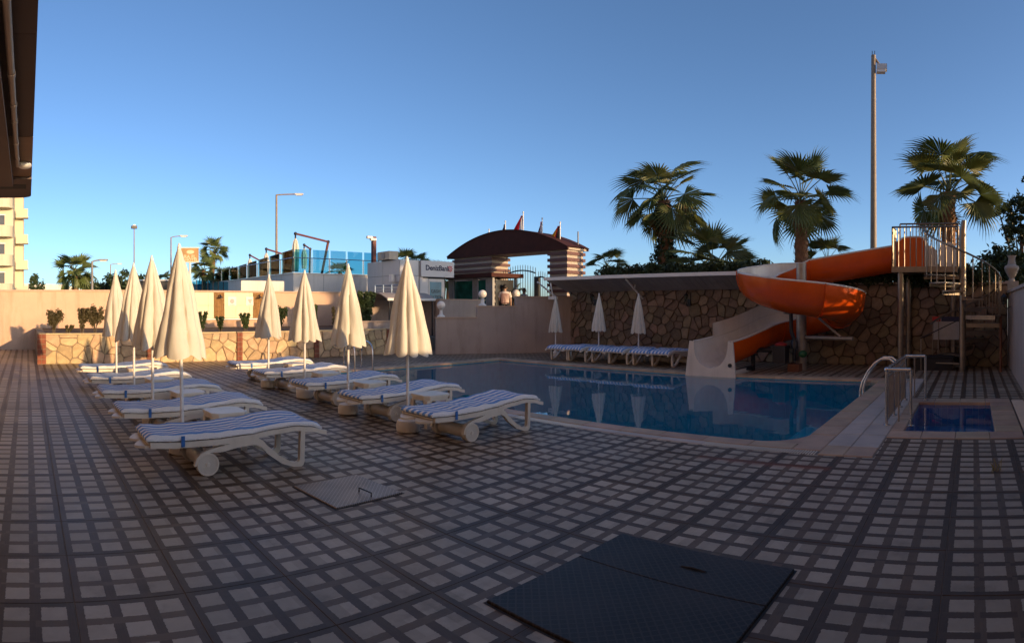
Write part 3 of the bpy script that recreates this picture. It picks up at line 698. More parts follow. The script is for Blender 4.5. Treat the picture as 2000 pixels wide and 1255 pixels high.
# ================================================================== OBJECTS ON THE DECK
# ------------------------------------------------------------------ loungers (local x from head 0 to foot 1.78, y across, near side y=0)
LL, LW_ = 1.78, 0.64
def top_z(x):
    pts = [(0, .330), (.25, .320), (.6, .324), (.95, .342), (1.22, .372), (1.44, .388), (1.6, .368), (1.78, .322)]
    for (a, za), (b, zb_) in zip(pts, pts[1:]):
        if x <= b:
            t = (x - a) / (b - a); t = t * t * (3 - 2 * t); return za + (zb_ - za) * t
    return pts[-1][1]
def mattress_mesh(seed, material):
    rng = random.Random(seed); off = Vector((rng.uniform(0, 50), rng.uniform(0, 50), 0)); nx, ny = 44, 22; mb = MB(); th = .058
    grid = {}
    def P(i, j, top):
        u, v = i / nx, j / ny; x = -.015 + u * (LL - .03); y = .012 + v * (LW_ - .024)
        ex = min(u, 1 - u) * LL; ey = min(v, 1 - v) * LW_; e = min(1, min(ex, ey) / .045); rd = math.sqrt(max(0, 1 - (1 - e) ** 2))
        fold = noise.noise(Vector((x * 3.2, y * 2.0, 0)) + off) * .016 + noise.noise(Vector((x * 9, y * 5, 3)) + off) * .006
        fold += .0035 * math.sin(x * 2 * math.pi / .30 + off.x) * (1 if x < 1.0 else .4)
        fold += .007 * max(0, noise.noise(Vector((x * 14, y * 1.6, 9)) + off)) ** .7
        dip = -.012 * math.sin(math.pi * v)
        z = top_z(x) + .012
        lat = noise.noise(Vector((x * 2.3, 7, 1)) + off) * .012
        if top: return (x, y + lat, z + th * (.45 + .55 * rd) + fold * rd + dip * rd)
        return (x, y + lat, z + th * .10 * (1 - rd))
    T = [[P(i, j, True) for j in range(ny + 1)] for i in range(nx + 1)]; B = [[P(i, j, False) for j in range(ny + 1)] for i in range(nx + 1)]
    vs_ = [v for r in T for v in r] + [v for r in B for v in r]; o = (nx + 1) * (ny + 1); k = lambda i, j: i * (ny + 1) + j
    fs = [(k(i, j), k(i + 1, j), k(i + 1, j + 1), k(i, j + 1)) for i in range(nx) for j in range(ny)]
    fs += [(o + k(i, j), o + k(i, j + 1), o + k(i + 1, j + 1), o + k(i + 1, j)) for i in range(nx) for j in range(ny)]
    for i in range(nx): fs += [(k(i, 0), o + k(i, 0), o + k(i + 1, 0), k(i + 1, 0)), (k(i, ny), k(i + 1, ny), o + k(i + 1, ny), o + k(i, ny))]
    for j in range(ny): fs += [(k(0, j), k(0, j + 1), o + k(0, j + 1), o + k(0, j)), (k(nx, j), o + k(nx, j), o + k(nx, j + 1), k(nx, j + 1))]
    mb.add(vs_, fs); return mb.mesh('mattress', material, True)
MATT = [mattress_mesh(s, 'towel_stripe') for s in (1, 2, 3)] + [mattress_mesh(s, 'towel_pale') for s in (4, 5)]
def rail_pts(lo, hi, dz, n=14): return [(lo + (hi - lo) * k / n, top_z(lo + (hi - lo) * k / n) + dz) for k in range(n + 1)]
def ribbon(upper, lower): return upper + lower[::-1]
def make_lounger(label):
    t = thing('sun_lounger', label, 'sun lounger')
    for nm, y0, y1 in (('side_rail', 0.0, .035), ('side_rail', LW_ - .035, LW_)):
        a, b = (0.02, 1.04), (1.02, 1.76)
        mb = MB(); mb.prism(ribbon(rail_pts(.02, 1.05, .006), rail_pts(.02, 1.05, -.045)), y0, y1); mb.build(nm, 'white_plastic', t)
        s = -.004 if y0 == 0 else .004
        mb = MB(); mb.prism(ribbon(rail_pts(.98, 1.78, .008), rail_pts(.98, 1.78, -.035)), y0 + s, y1 + s); mb.build('seat_rail', 'white_plastic', t)
    slats = MB()
    for k in range(15):
        x = .05 + k * .118
        slats.box((x, LW_ / 2, top_z(x) - .008), (.085, LW_ - .075, .014))
    slats.build('slats', 'white_plastic', t)
    for k, yc in enumerate((LW_ * .27, LW_ * .73)):      # two rounded lobes of the head end
        poly = [(.10, -.13)] + [(-.02 - .075 * math.sin(math.pi * q / 10), -.135 + .27 * q / 10) for q in range(11)] + [(.10, .13)]
        mb = MB(); zz = .285; mb.add([(p[0], yc + p[1], zz - .20 * max(0, -p[0])) for p in poly] + [(p[0], yc + p[1], zz + .022 - .20 * max(0, -p[0])) for p in poly],
            [tuple(range(len(poly))), tuple(range(2 * len(poly) - 1, len(poly) - 1, -1))] + [(i, (i + 1) % len(poly), len(poly) + (i + 1) % len(poly), len(poly) + i) for i in range(len(poly))])
        mb.build('head_lobe', 'white_plastic', t)
    for y0, y1 in ((.002, .05), (LW_ - .05, LW_ - .002)):
        # wheel arm
        up = [(.43, .10), (.45, .165), (.49, .212), (.56, .240), (.66, .262), (.80, .292), (1.04, .335)]
        dn = [(.455, .10), (.475, .155), (.51, .195), (.58, .215), (.70, .215), (.86, .245), (1.04, .258)]
        MB().prism(ribbon(up, dn), y0, y1).build('wheel_arm', 'white_plastic', t)
        # foot loop: diagonal strut, foot and upright
        diag_u = [(1.03, .335), (1.10, .29), (1.15, .235), (1.28, .125), (1.40, .055), (1.455, .045)]
        diag_l = [(1.03, .255), (1.09, .225), (1.16, .150), (1.30, .050), (1.43, .004), (1.50, .000)]
        MB().prism(ribbon(diag_u, diag_l), y0, y1).build('leg', 'white_plastic', t)
        MB().prism([(1.455, .0452), (1.5005, .0005), (1.525, .012), (1.538, .045), (1.545, .36), (1.497, .36), (1.488, .075), (1.478, .055)], y0, y1).build('leg', 'white_plastic', t)
    for yc in (.045, LW_ - .045):
        wl_ = MB().cyl((.56, yc, .107), .107, .085, 28, 'y').build('wheel', 'wheel_plastic', t, True)
        sgn = -1 if yc < .2 else 1
        rm = MB(); n = 28
        for r0, r1, h in ((.090, .104, .006), (.0, .022, .009)):
            ring = []
            for rr, hh in ((r1, 0), (r1 - .002, h), (r0 + .001, h), (r0 + .0005, 0)):
                ring.append([(.56 + rr * math.cos(2 * math.pi * q / n), yc + sgn * (.0425 + hh), .107 + rr * math.sin(2 * math.pi * q / n)) for q in range(n)])
            rm.add([p for q in ring for p in q], [(a * n + q, a * n + (q + 1) % n, (a + 1) * n + (q + 1) % n, (a + 1) * n + q) for a in range(3) for q in range(n)])
        rm.build('rim', 'white_plastic', wl_, True)
    MB().cyl((.56, LW_ / 2, .107), .075, LW_ - .18, 18, 'y').build('axle_drum', 'white_plastic', t, True)
    put('mattress', MATT[0], t)
    zc = top_z(.32)
    for yy in (-.006, LW_ + .006):
        MB().box((.32, yy, zc + .015), (.034, .006, .10)).build('tie_strap', 'strap_blue', t)
    return t
GL = 'striped sun loungers set out in rows'
left_Y = [5.28, 6.76, 8.30, 9.90, 11.68]; right_Y = [5.12, 6.66, 8.18, 9.90, 11.55]
lab_l = ['large striped lounger nearest the camera, front of the left row', 'second striped lounger of the left row, behind the front one', 'third striped lounger in the left row, middle of its five', 'fourth striped lounger in the left row, last but one before the planter', 'striped lounger at the back of the left row, closest to the planter']
lab_r = ['striped lounger at the front of the row beside the pool edge', 'second striped lounger of the poolside row, behind the front one', 'third striped lounger in the poolside row, middle of its five', 'fourth striped lounger in the poolside row, last but one from the front', 'striped lounger at the back of the poolside row, near the pool ladder']
proto = make_lounger(lab_l[0]); proto['group'] = GL; proto.location = (1.08, left_Y[0], 0); proto.rotation_euler = (0, 0, R(-0.6))
def set_matt(t, me):
    for c in t.children:
        if c.name.split('.')[0] == 'mattress': c.data = me
for k in range(1, 5):
    o = copy_thing(proto, (1.07 + random.uniform(-.03, .03), left_Y[k], 0), R(random.uniform(-1.2, 1.2)), lab_l[k], GL); set_matt(o, MATT[[0, 1, 2, 3, 4][k]])
for k in range(5):
    o = copy_thing(proto, (4.12 + (.1 if k == 4 else 0) + random.uniform(-.02, .02), right_Y[k], 0), R(random.uniform(-1.2, 0.6)), lab_r[k], GL); set_matt(o, MATT[[1, 2, 0, 1, 2][k]])
# far loungers by the stone wall: feet to the pool
farx = [1066, 1099, 1146, 1178, 1226, 1262]
lab_f = ['far lounger by the stone wall, leftmost of the six', 'far lounger by the stone wall, second from the left of the six', 'far lounger by the stone wall, left of the middle umbrella', 'far lounger by the stone wall, right of the middle umbrella', 'far lounger by the stone wall, last but one before the slide', 'far lounger by the stone wall, closest to the slide']
for k, px in enumerate(farx):
    p = onX(px, 13.22); o = copy_thing(proto, (13.22 + LL, p.y, 0), R(180 + random.uniform(-1, 1)), lab_f[k], 'striped sun loungers by the stone wall'); set_matt(o, MATT[k % 3])

# ------------------------------------------------------------------ small white tables
def make_table(label):
    t = thing('side_table', label, 'table')
    a, b, c = .42, .40, .035
    poly = []
    for sx, sy in ((1, 1), (-1, 1), (-1, -1), (1, -1)):
        for q in ((0, 1), (1, 0)) if sx * sy > 0 else ((1, 0), (0, 1)):
            poly.append((sx * (a / 2 - .06 * (q[0])), sy * (b / 2 - .06 * q[1])))
    poly = [(a / 2, b / 2 - .06), (a / 2 - .06, b / 2), (-a / 2 + .06, b / 2), (-a / 2, b / 2 - .06), (-a / 2, -b / 2 + .06), (-a / 2 + .06, -b / 2), (a / 2 - .06, -b / 2), (a / 2, -b / 2 + .06)]
    MB().prism([(p[0] * 1.0, p[1]) for p in poly], .385, .415, 'z').build('table_top', 'white_plastic', t)
    MB().prism([(p[0] * .94, p[1] * .94) for p in poly], .345, .3849, 'z').build('apron', 'white_plastic', t)
    for sx in (-1, 1):
        for sy in (-1, 1):
            MB().prism([(sx * .12, sy * .185), (sx * .19, sy * .185), (sx * .19, sy * .12), (sx * .175, sy * .12), (sx * .175, sy * .17), (sx * .12, sy * .17)], 0, .3449, 'z').build('leg', 'white_plastic', t)
    return t
tl = [(2.15, 6.30), (2.15, 7.86), (2.10, 9.40), (2.08, 11.10)]; tr_ = [(4.93, 6.22), (4.95, 7.72), (5.0, 9.24), (5.25, 10.98)]
tlab = ['white plastic table behind the front lounger of the left row', 'white plastic table between second and third loungers of the left row', 'white plastic table between third and fourth loungers of the left row', 'white plastic table before the last lounger of the left row',
        'white plastic table behind the front lounger of the poolside row', 'white plastic table between second and third loungers of the poolside row', 'white plastic table between third and fourth poolside loungers', 'white plastic table before the last poolside lounger']
tproto = make_table(tlab[0]); tproto['group'] = 'white plastic tables between the loungers'; tproto.location = (*tl[0], 0); tproto.rotation_euler = (0, 0, R(3))
for k, p in enumerate(tl[1:] + tr_): copy_thing(tproto, (*p, 0), R(random.uniform(-8, 8)), tlab[k + 1])

# ------------------------------------------------------------------ closed umbrellas
def canopy_mesh(seed, length, rad, frill=0.0):
    rng = random.Random(seed); nz_, na = 22, 96; mb = MB(); folds = 8; ph = rng.uniform(0, 6.28); amp = [rng.uniform(.08, .34) for _ in range(folds)]; off = Vector((seed * 3.1, 0, 0))
    rows = []
    for i in range(nz_ + 1):
        t = i / nz_; row = []
        base = .016 + (rad - .016) * (t ** .82) * (1 + .05 * math.sin(t * math.pi))
        for k in range(na):
            a = 2 * math.pi * k / na; q = (a + ph + .25 * t * math.sin(a * 2 + seed)) * folds / (2 * math.pi); fi = int(q) % folds; s = q - math.floor(q)
            pleat = (math.sin(math.pi * s) ** .55 - .72) * amp[fi] * 1.35 * min(1, t * 2.5)
            r = base * (1 + pleat + .17 * noise.noise(Vector((math.cos(a) * 1.5, math.sin(a) * 1.5, t * 2.5)) + off) + .05 * noise.noise(Vector((math.cos(a) * 4, math.sin(a) * 4, t * 5)) + off))
            drop = (.045 * math.sin(math.pi * s) + .03 * noise.noise(Vector((a, seed, 5)))) * t ** 6 + frill * math.sin(a * 30) * .5 * (t > .97)
            row.append((r * math.cos(a), r * math.sin(a), -length * t - drop))
        rows.append(row)
    # turn the hem inwards a little
    rows.append([(p[0] * .86, p[1] * .86, p[2] + .02) for p in rows[-1]])
    L = len(rows); mb.add([p for r in rows for p in r], [(i * na + k, i * na + (k + 1) % na, (i + 1) * na + (k + 1) % na, (i + 1) * na + k) for i in range(L - 1) for k in range(na)] + [tuple(range(na))])
    return mb.mesh('canopy', 'cream_cloth', True)
CAN = [canopy_mesh(s, 1.11 + .012 * (s % 3), .245 + .008 * (s % 4)) for s in (1, 2, 3, 4, 11, 12, 13, 14)]; CANF = [canopy_mesh(s, 1.03, .20, .02) for s in (6, 7)]
def make_umbrella(label, loc, can, tip, lean=(0, 0), group=None, rz=0.0):
    t = thing('closed_umbrella', label, 'umbrella', (loc[0], loc[1], 0), 0, group)
    t.rotation_euler = (lean[0], lean[1], 0)
    MB().tube([(0, 0, .05), (0, 0, tip - .02)], .019, 10).build('pole', 'pole_white', t, True)
    c = put('canopy', can, t, (0, 0, tip)); c.rotation_euler = (0, 0, rz)
    MB().lathe([(.020, -.03), (.024, 0), (.016, .03), (.008, .05)], 10, (0, 0, tip)).build('finial', 'pole_white', t, True)
    MB().lathe([(.12, 0), (.145, .02), (.15, .10), (.13, .15), (.05, .17), (.035, .22), (.022, .22)], 20).build('base', 'white_plastic', t, True)
    return t
GU = 'closed cream umbrellas between the loungers'
ul = ['closed cream umbrella nearest the camera in the left group of four', 'closed cream umbrella second from front in the left group of four', 'closed cream umbrella third from front in the left group of four', 'closed cream umbrella at the back of the left group of four']
ur = ['closed cream umbrella by the front poolside lounger, right of the poolside four', 'closed cream umbrella behind the front poolside one, above the ladder', 'closed cream umbrella third from the front of the poolside four', 'closed cream umbrella at the back of the poolside four']
for k, (px, py) in enumerate([(357, 808), (299, 768), (262, 743), (228, 721)]):
    p = gp(px, py, .42); make_umbrella(ul[k], p, CAN[k], 2.18, (R(random.uniform(-.6, .6)), R([-.9, -.4, -.3, -.5][k])), GU, k * 1.3)
for k, (px, py) in enumerate([(797, 777), (680, 752), (595, 729), (524, 714)]):
    p = gp(px, py, .42); make_umbrella(ur[k], p, CAN[4 + k], 2.13, (R([.4, -.5, .6, -.3][k]), R([-.7, .3, -.3, .5][k])), GU, k * 2.1 + .5)
fu = ['closed umbrella in the corner between the beige and stone walls', 'closed frilled umbrella before the stone wall, middle of the far three', 'closed frilled umbrella before the stone wall, nearest the slide']
for k, px in enumerate((1085, 1169, 1247)):
    p = onX(px, 14.3); make_umbrella(fu[k], p, CANF[k % 2], [1.83, 1.90, 1.87][k], (0, R([0, .8, .2][k])), 'closed umbrellas before the stone wall', k)

# ------------------------------------------------------------------ hatches in the deck
h1 = thing('steel_hatch', 'steel chequer-plate hatch with a wire handle beside the front lounger', 'hatch', (2.58, 4.38, 0), R(4))
MB().bev((0, 0, .008), (.66, .66, .012), .004).build('plate', 'steel_plate', h1); MB().b2((-.345, -.345, .001), (.345, .345, .0015)).build('rim', 'dark_gap', h1)
MB().tube([(.05, -.27, .014), (.05, -.27, .045), (.05, -.10, .045), (.05, -.10, .014)], .006, 6).build('handle', 'iron_black', h1)
h2 = thing('black_hatch', 'large black ribbed metal cover on the deck in the foreground', 'hatch', (2.79, 1.66, 0), R(-1.5))
for k, (x0, x1) in enumerate(((-.615, .145), (.149, .615))):
    MB().bev(((x0 + x1) / 2, 0, .010), (x1 - x0, 1.22, .016), .004).build('cover_plate', 'black_plate', h2)
MB().b2((-.63, -.625, .001), (.63, .625, .0016)).build('rim', 'dark_gap', h2)
MB().b2((.36, -.16, .0185), (.385, .02, .0195)).build('handle_slot', 'rubber', h2); MB().tube([(.372, -.15, .02), (.372, -.07, .026), (.372, .01, .02)], .006, 6).build('handle', 'iron_black', h2)

# ------------------------------------------------------------------ ladders and rails
def arc(c, r, a0, a1, n, f): return [f(c[0] + r * math.cos(a0 + (a1 - a0) * k / n), c[1] + r * math.sin(a0 + (a1 - a0) * k / n)) for k in range(n + 1)]
ll = thing('pool_ladder', 'steel pool ladder with two arched rails at the left pool end', 'ladder', (7.62, PY1, 0))
for x in (0, .52):
    pth = [(x, .50, .0), (x, .50, .42)] + arc((.24, .42), .26, 0, math.pi, 8, lambda a, b: (x, a, b)) + [(x, -.03, .1), (x, -.05, -.9)]
    MB().tube(pth, .021, 8).build('rail', 'steel', ll, True)
    MB().lathe([(.05, 0), (.05, .012), (.025, .02)], 12, (x, .50, .006)).build('flange', 'steel', ll, True)
for z in (-.25, -.5, -.75): MB().b2((.0, -.09, z - .02), (.52, -.02, z)).build('rung', 'steel', ll)
lr = thing('pool_handrail', 'pair of curved steel handrails at the right pool edge', 'ladder', (10.35, PY0, 0))
for x in (-.14, .16):
    MB().tube([(x, .02, -.4), (x, .015, -.05), (x, .01, .10), (x, -.03, .26), (x, -.13, .45), (x, -.24, .58), (x, -.36, .66), (x, -.50, .66), (x, -.60, .58), (x, -.62, .40), (x, -.62, .0)], .021, 8).build('rail', 'steel', lr, True)
    MB().lathe([(.05, 0), (.05, .012), (.025, .02)], 12, (x, -.62, .006)).build('flange', 'steel', lr, True)
kf = thing('kids_pool_fence', 'low steel safety fence between the big pool and the small pool', 'fence', (0, 0, 0))
fz = .735; A, B, Cc, D = (7.78, .80), (7.78, 1.12), (9.92, 1.12), (9.92, .78)
for a, b in ((A, B), (B, Cc), (Cc, D)):
    MB().tube([(a[0], a[1], fz), (b[0], b[1], fz)], .026, 10).build('top_rail', 'steel', kf, True)
MB().ball((B[0], B[1] + .0, fz), .032, 12).build('rail_knuckle', 'steel', kf, True)
for p in (A, B, (8.5, 1.12), (9.2, 1.12), Cc, D):
    MB().tube([(p[0], p[1], 0.004), (p[0], p[1], fz)], .02, 8).build('post', 'steel', kf, True)
    MB().lathe([(.05, 0), (.05, .012), (.022, .02)], 12, (p[0], p[1], .007)).build('flange', 'steel', kf, True)
for k in range(15):
    x = B[0] + .09 + k * (Cc[0] - B[0] - .18) / 14
    MB().tube([(x, 1.12, .06), (x, 1.12, fz)], .011, 6).build('baluster', 'galvanised', kf, True)
for z in (.07, fz - .10): MB().tube([(B[0], 1.12, z), (Cc[0], 1.12, z)], .012, 6).build('bottom_rail', 'galvanised', kf, True)
for x in (7.78, 9.92):
    MB().tube([(x, .96, .06), (x, .96, fz)], .011, 6).build('baluster', 'galvanised', kf, True)
# dry grass tuft in a joint
tf = MB()
for k in range(14):
    a = random.uniform(0, 6.28); h = random.uniform(.05, .13); q = Vector((random.uniform(-.05, .05), random.uniform(-.05, .05), 0)); tf.tube([q, q + Vector((math.cos(a) * .02, math.sin(a) * .02, h * .6)), q + Vector((math.cos(a) * .05, math.sin(a) * .05, h))], [.003, .0025, .0006], 4)
tag(tf.build('grass_tuft', 'dry_grass', loc=gp(1945, 920)), 'dry yellow grass tuft growing from a deck joint at the right', 'grass', kind='stuff')

# ================================================================== WATER SLIDE AND TOWER
SC = Vector((14.2, 4.15, 0)); SR = 1.12
def slide_path():
    P = []
    for k in range(12): P.append((15.32, 1.72 + (4.15 - 1.72) * k / 12, 3.10 + (2.74 - 3.10) * k / 12, 0.0))
    key = [(0, 2.74), (45, 2.58), (90, 2.40), (135, 2.22), (180, 2.05), (225, 1.93), (270, 1.80), (315, 1.64), (360, 1.46), (400, 1.30), (432, 1.15)]
    for k in range(0, 49):
        a = 432 * k / 48
        for (a0, z0), (a1, z1) in zip(key, key[1:]):
            if a0 <= a <= a1: z = z0 + (z1 - z0) * (a - a0) / (a1 - a0)
        rr = SR; bank = min(1, a / 40) * min(1, (440 - a) / 40)
        P.append((SC.x + rr * math.cos(R(a)), SC.y + rr * math.sin(R(a)), z, bank))
    e = P[-1]; d = Vector((-math.sin(R(432)), math.cos(R(432)), 0)); n = 10; Lx = (e[0] - 12.60) / -d.x
    for k in range(1, n + 1):
        t = k / n; P.append((e[0] + d.x * Lx * t, e[1] + d.y * Lx * t, 1.15 + (.74 - 1.15) * (1 - (1 - t) ** 1.4), 0))
    return P
SPATH = slide_path()
def frame_at(i):
    p = Vector(SPATH[i][:3]); a = Vector(SPATH[max(i - 1, 0)][:3]); b = Vector(SPATH[min(i + 1, len(SPATH) - 1)][:3]); t = (b - a); t.z = 0; t.normalize()
    s_ = Vector((t.y, -t.x, 0)); k_ = max(0.0, min(1.0, (i - (len(SPATH) - 7)) / 5)); s_ = s_.lerp(Vector((0, 1, 0)), k_).normalized()
    return p, s_, SPATH[i][3]      # right-hand side = outside of the left-hand turn
def section(i, off, w_=.43, depth=.60, n=14, lip=False):
    p, s, bank = frame_at(i); out = []
    for k in range(n + 1):
        a = math.pi * k / n; y = -(w_ + off) * math.cos(a); z = -(depth + off) * (math.sin(a) ** .75)
        z += bank * .10 * (y / w_)
        out.append(p + s * y + Vector((0, 0, z)))
    return out
sl_ = thing('water_slide', 'orange and white spiral water slide ending at the pool edge', 'water slide', (0, 0, 0))
def sweep(off, flip, i0=0, i1=None):
    S = [section(i, off) for i in range(i0, (i1 or len(SPATH)))]; m = len(S[0]); mb = MB()
    mb.add([v for q in S for v in q], [(i * m + k, i * m + k + 1, (i + 1) * m + k + 1, (i + 1) * m + k) for i in range(len(S) - 1) for k in range(m - 1)]); return mb
joints = [0, 12, 24, 36, 46, 58, len(SPATH) - 1]
for a, b in zip(joints, joints[1:]):
    sweep(.035, False, a, b + 1).build('outer_shell', 'slide_orange', sl_, True)
sweep(0.0, True).build('inner_channel', 'slide_white', sl_, True)
for side in (0, -1):
    pts = [section(i, .018)[side] + Vector((0, 0, .004)) for i in range(len(SPATH))]
    MB().tube(pts, .026, 8).build('rim', 'slide_white', sl_, True)
for j in joints[1:-1]:
    A_, B_ = section(j, .036), section(j, .062); mb = MB(); t = Vector(SPATH[j + 1][:3]) - Vector(SPATH[j - 1][:3]); t.normalize(); m = len(A_)
    q = [v - t * .012 for v in B_] + [v + t * .012 for v in B_] + [v - t * .012 for v in A_] + [v + t * .012 for v in A_]
    fs = []
    for k in range(m - 1): fs += [(k, k + 1, m + k + 1, m + k), (2 * m + k, k, k + 1, 2 * m + k + 1), (m + k, 3 * m + k, 3 * m + k + 1, m + k + 1)]
    mb.add(q, fs); mb.build('joint_flange', 'slide_orange', sl_)
# entry box at the top
for sy, nm in ((.47, 'entry_side'), (-.47, 'entry_side')):
    prof = [(1.18, 2.52), (1.96, 2.52), (1.96, 3.12), (1.84, 3.16), (1.74, 3.24), (1.60, 3.27), (1.30, 3.27), (1.22, 3.24), (1.18, 3.16)]
    MB().prism(prof, 15.32 + sy - .03, 15.32 + sy + .03, 'x').build(nm, 'slide_orange', sl_)
    MB().tube([(15.32 + sy, y, z) for y, z in prof[2:] + [(1.18, 2.52)]], .034, 8).build('entry_rim', 'slide_white', sl_, True)
MB().b2((14.93, 1.0, 2.505), (15.71, 1.75, 2.535)).build('entry_floor', 'slide_white', sl_)
# white splash guard on the far side of the last run and the exit front
iE = len(SPATH) - 1; pts = []
for i in range(len(SPATH) - 16, len(SPATH) - 3):
    v = section(i, -.012)[-1]; pts.append(v)
g_ = MB(); n = len(pts); g_.add([p for p in pts] + [p + Vector((0, 0, .34)) for p in pts], [(i, i + 1, n + i + 1, n + i) for i in range(n - 1)]); g_.add([p + Vector((.0, .025, 0)) for p in pts] + [p + Vector((0, .025, .34)) for p in pts], [(i, i + 1, n + i + 1, n + i) for i in range(n - 1)])
g_.build('splash_guard', 'slide_white', sl_, True)
ex = section(iE, 0.0); pe, se, _ = frame_at(iE)
out = []
yc = pe.y; W0, W1 = .55, .64; ztop = ex[0].z + .02
inner = [(v.y, v.z) for v in ex]
if inner[0][0] > inner[-1][0]: inner = inner[::-1]
# front panel: a plate with the channel's U cut out, wider at the foot
quads = MB(); m = len(inner); outer = []
for k in range(m):
    t = k / (m - 1); outer.append((yc - W0 - (W1 - W0) + 2 * W1 * t, -.10))
tl_, tr2 = (yc - W0, ztop), (yc + W0, ztop); bl_, br_ = (yc - W1, -.10), (yc + W1, -.10)
outer = []
for k in range(m):
    t = k / (m - 1)
    if t < .3: u = t / .3; outer.append((tl_[0] + (bl_[0] - tl_[0]) * u, tl_[1] + (bl_[1] - tl_[1]) * u))
    elif t > .7: u = (t - .7) / .3; outer.append((br_[0] + (tr2[0] - br_[0]) * u, br_[1] + (tr2[1] - br_[1]) * u))
    else: u = (t - .3) / .4; outer.append((bl_[0] + (br_[0] - bl_[0]) * u, -.10))
lean_ = lambda z: 12.585 - .05 * (1 - (z + .1) / .9)
F_ = [(lean_(p[1]), *p) for p in inner] + [(lean_(p[1]), *p) for p in outer] + [(lean_(p[1]) + .05, *p) for p in inner] + [(lean_(p[1]) + .05, *p) for p in outer]
fs = []
for k in range(m - 1): fs += [(k, k + 1, m + k + 1, m + k), (2 * m + k, 3 * m + k, 3 * m + k + 1, 2 * m + k + 1), (k, 2 * m + k, 2 * m + k + 1, k + 1), (m + k, m + k + 1, 3 * m + k + 1, 3 * m + k)]
fs += [(0, m, 3 * m, 2 * m), (m - 1, 3 * m - 1, 4 * m - 1, 2 * m - 1)]
quads.add(F_, fs); quads.build('exit_front', 'slide_white', sl_)
MB().cyl((12.535, yc - .50, .22), .045, .03, 16, 'x').build('water_nozzle', 'iron_black', sl_, True)
MB().b2((12.62, yc - .60, -.012), (13.5, yc + .60, .10)).build('exit_plinth', 'slide_white', sl_)
# centre post with arms
MB().tube([(SC.x, SC.y, 0), (SC.x, SC.y, 2.62)], .125, 20).build('centre_post', 'galvanised', sl_, True)
MB().tube([(SC.x, SC.y, 1.42), (SC.x - .55, SC.y + .25, 1.42), (SC.x - .62, SC.y + .28, 1.62)], .05, 10).build('support_arm', 'galvanised', sl_, True)
MB().tube([(SC.x - .05, SC.y - .12, .80), (SC.x - .30, SC.y - 1.35, .80)], .05, 10).build('support_arm', 'galvanised', sl_, True)
MB().tube([(SC.x - .05, SC.y - .12, 1.55), (SC.x - .28, SC.y - 1.05, .84)], .03, 8).build('support_arm', 'galvanised', sl_, True)
MB().tube([(SC.x, SC.y, 2.0), (SC.x + .9, SC.y + .1, 2.05)], .045, 8).build('support_arm', 'galvanised', sl_, True)
MB().tube([(SC.x, SC.y + .05, .35), (SC.x + .8, SC.y + .5, .55)], .045, 8).build('support_arm', 'galvanised', sl_, True)
# pump set beside the post
pm = thing('slide_pump', 'black filter pump with red lid and dark pipes under the slide', 'pump', (13.75, 4.35, 0))
MB().b2((-.17, .02, .20), (.15, .34, .62)).build('pump_body', 'pump_black', pm); MB().lathe([(.15, 0), (.15, .03), (.09, .07), (.02, .085)], 18, (0, .18, .622)).build('lid', 'red_plastic', pm, True)
MB().tube([(0, .34, .50), (0, .85, .50), (0, .90, .45), (0, .90, -.0)], .055, 10).build('suction_pipe', 'pump_black', pm, True)
MB().tube([(-.9, 1.0, .06), (-.3, .93, .07), (0, .9, .07)], .055, 10).build('suction_pipe', 'pump_black', pm, True)
MB().tube([(.12, -.12, .25), (.12, -.12, .75), (.10, -.05, .95), (.10, -.03, 1.9)], .05, 10).build('riser_pipe', 'pump_black', pm, True)
MB().lathe([(.085, .0), (.085, .16), (.06, .20)], 14, (.12, -.12, .55)).build('valve', 'pump_black', pm, True)
MB().b2((-.05, -.28, .0), (.25, .0, .18)).build('pump_foot', 'rust', pm); MB().ball((.1, -.34, .42), .13, 12, (1, .8, .7)).build('motor', 'green_valve', pm, True)
MB().lathe([(.10, 0), (.10, .03), (.06, .05)], 12, (-.9, 1.0, .0)).build('strainer', 'pump_black', pm, True)

# tower with platform
tw = thing('slide_tower', 'steel slide tower with railed platform and spiral stair', 'tower', (0, 0, 0))
PZ = 2.50
MB().b2((14.16, .36, PZ - .13), (15.72, 1.92, PZ)).build('platform', 'tower_steel', tw)
for p in ((14.32, 1.72), (15.55, 1.66), (15.55, .5)): MB().tube([(*p, 0), (*p, PZ - .13)], .075, 14).build('tower_post', 'tower_steel', tw, True)
POLE = Vector((14.44, .24, 0))
MB().tube([(POLE.x, POLE.y, 0), (POLE.x, POLE.y, 3.35), (POLE.x, POLE.y - .03, 3.62)], [.085, .085, .055], 14).build('stair_pole', 'tower_steel', tw, True)
def fence_run(a, b, z0, z1, n, par):
    MB().tube([(*a, z1), (*b, z1)], .022, 8).build('top_rail', 'tower_steel', par, True)
    for k in range(n + 1):
        t = k / n; x, y = a[0] + (b[0] - a[0]) * t, a[1] + (b[1] - a[1]) * t
        MB().tube([(x, y, z0), (x, y, z1)], .012 if 0 < k < n else .02, 6).build('baluster', 'tower_steel', par, True)
fence_run((14.19, 1.90), (14.19, .34), PZ, 3.44, 11, tw)
fence_run((15.70, 1.90), (15.70, .38), PZ, 3.72, 9, tw)
fence_run((14.19, 1.90), (14.80, 1.90), PZ, 3.44, 4, tw)
fence_run((15.70, .38), (14.9, .38), PZ, 3.44, 5, tw)
# rounded white entry shields on the platform
for yy, zz, r_ in ((1.12, 2.83, .25), (.62, 2.95, .22)):
    pr = [(yy - r_, 2.52), (yy + r_, 2.52)] + [(yy + r_ * math.cos(math.pi * k / 12), zz + r_ * math.sin(math.pi * k / 12)) for k in range(13)]
    MB().prism(pr, 15.0, 15.04, 'x').build('entry_shield', 'slide_white', tw)
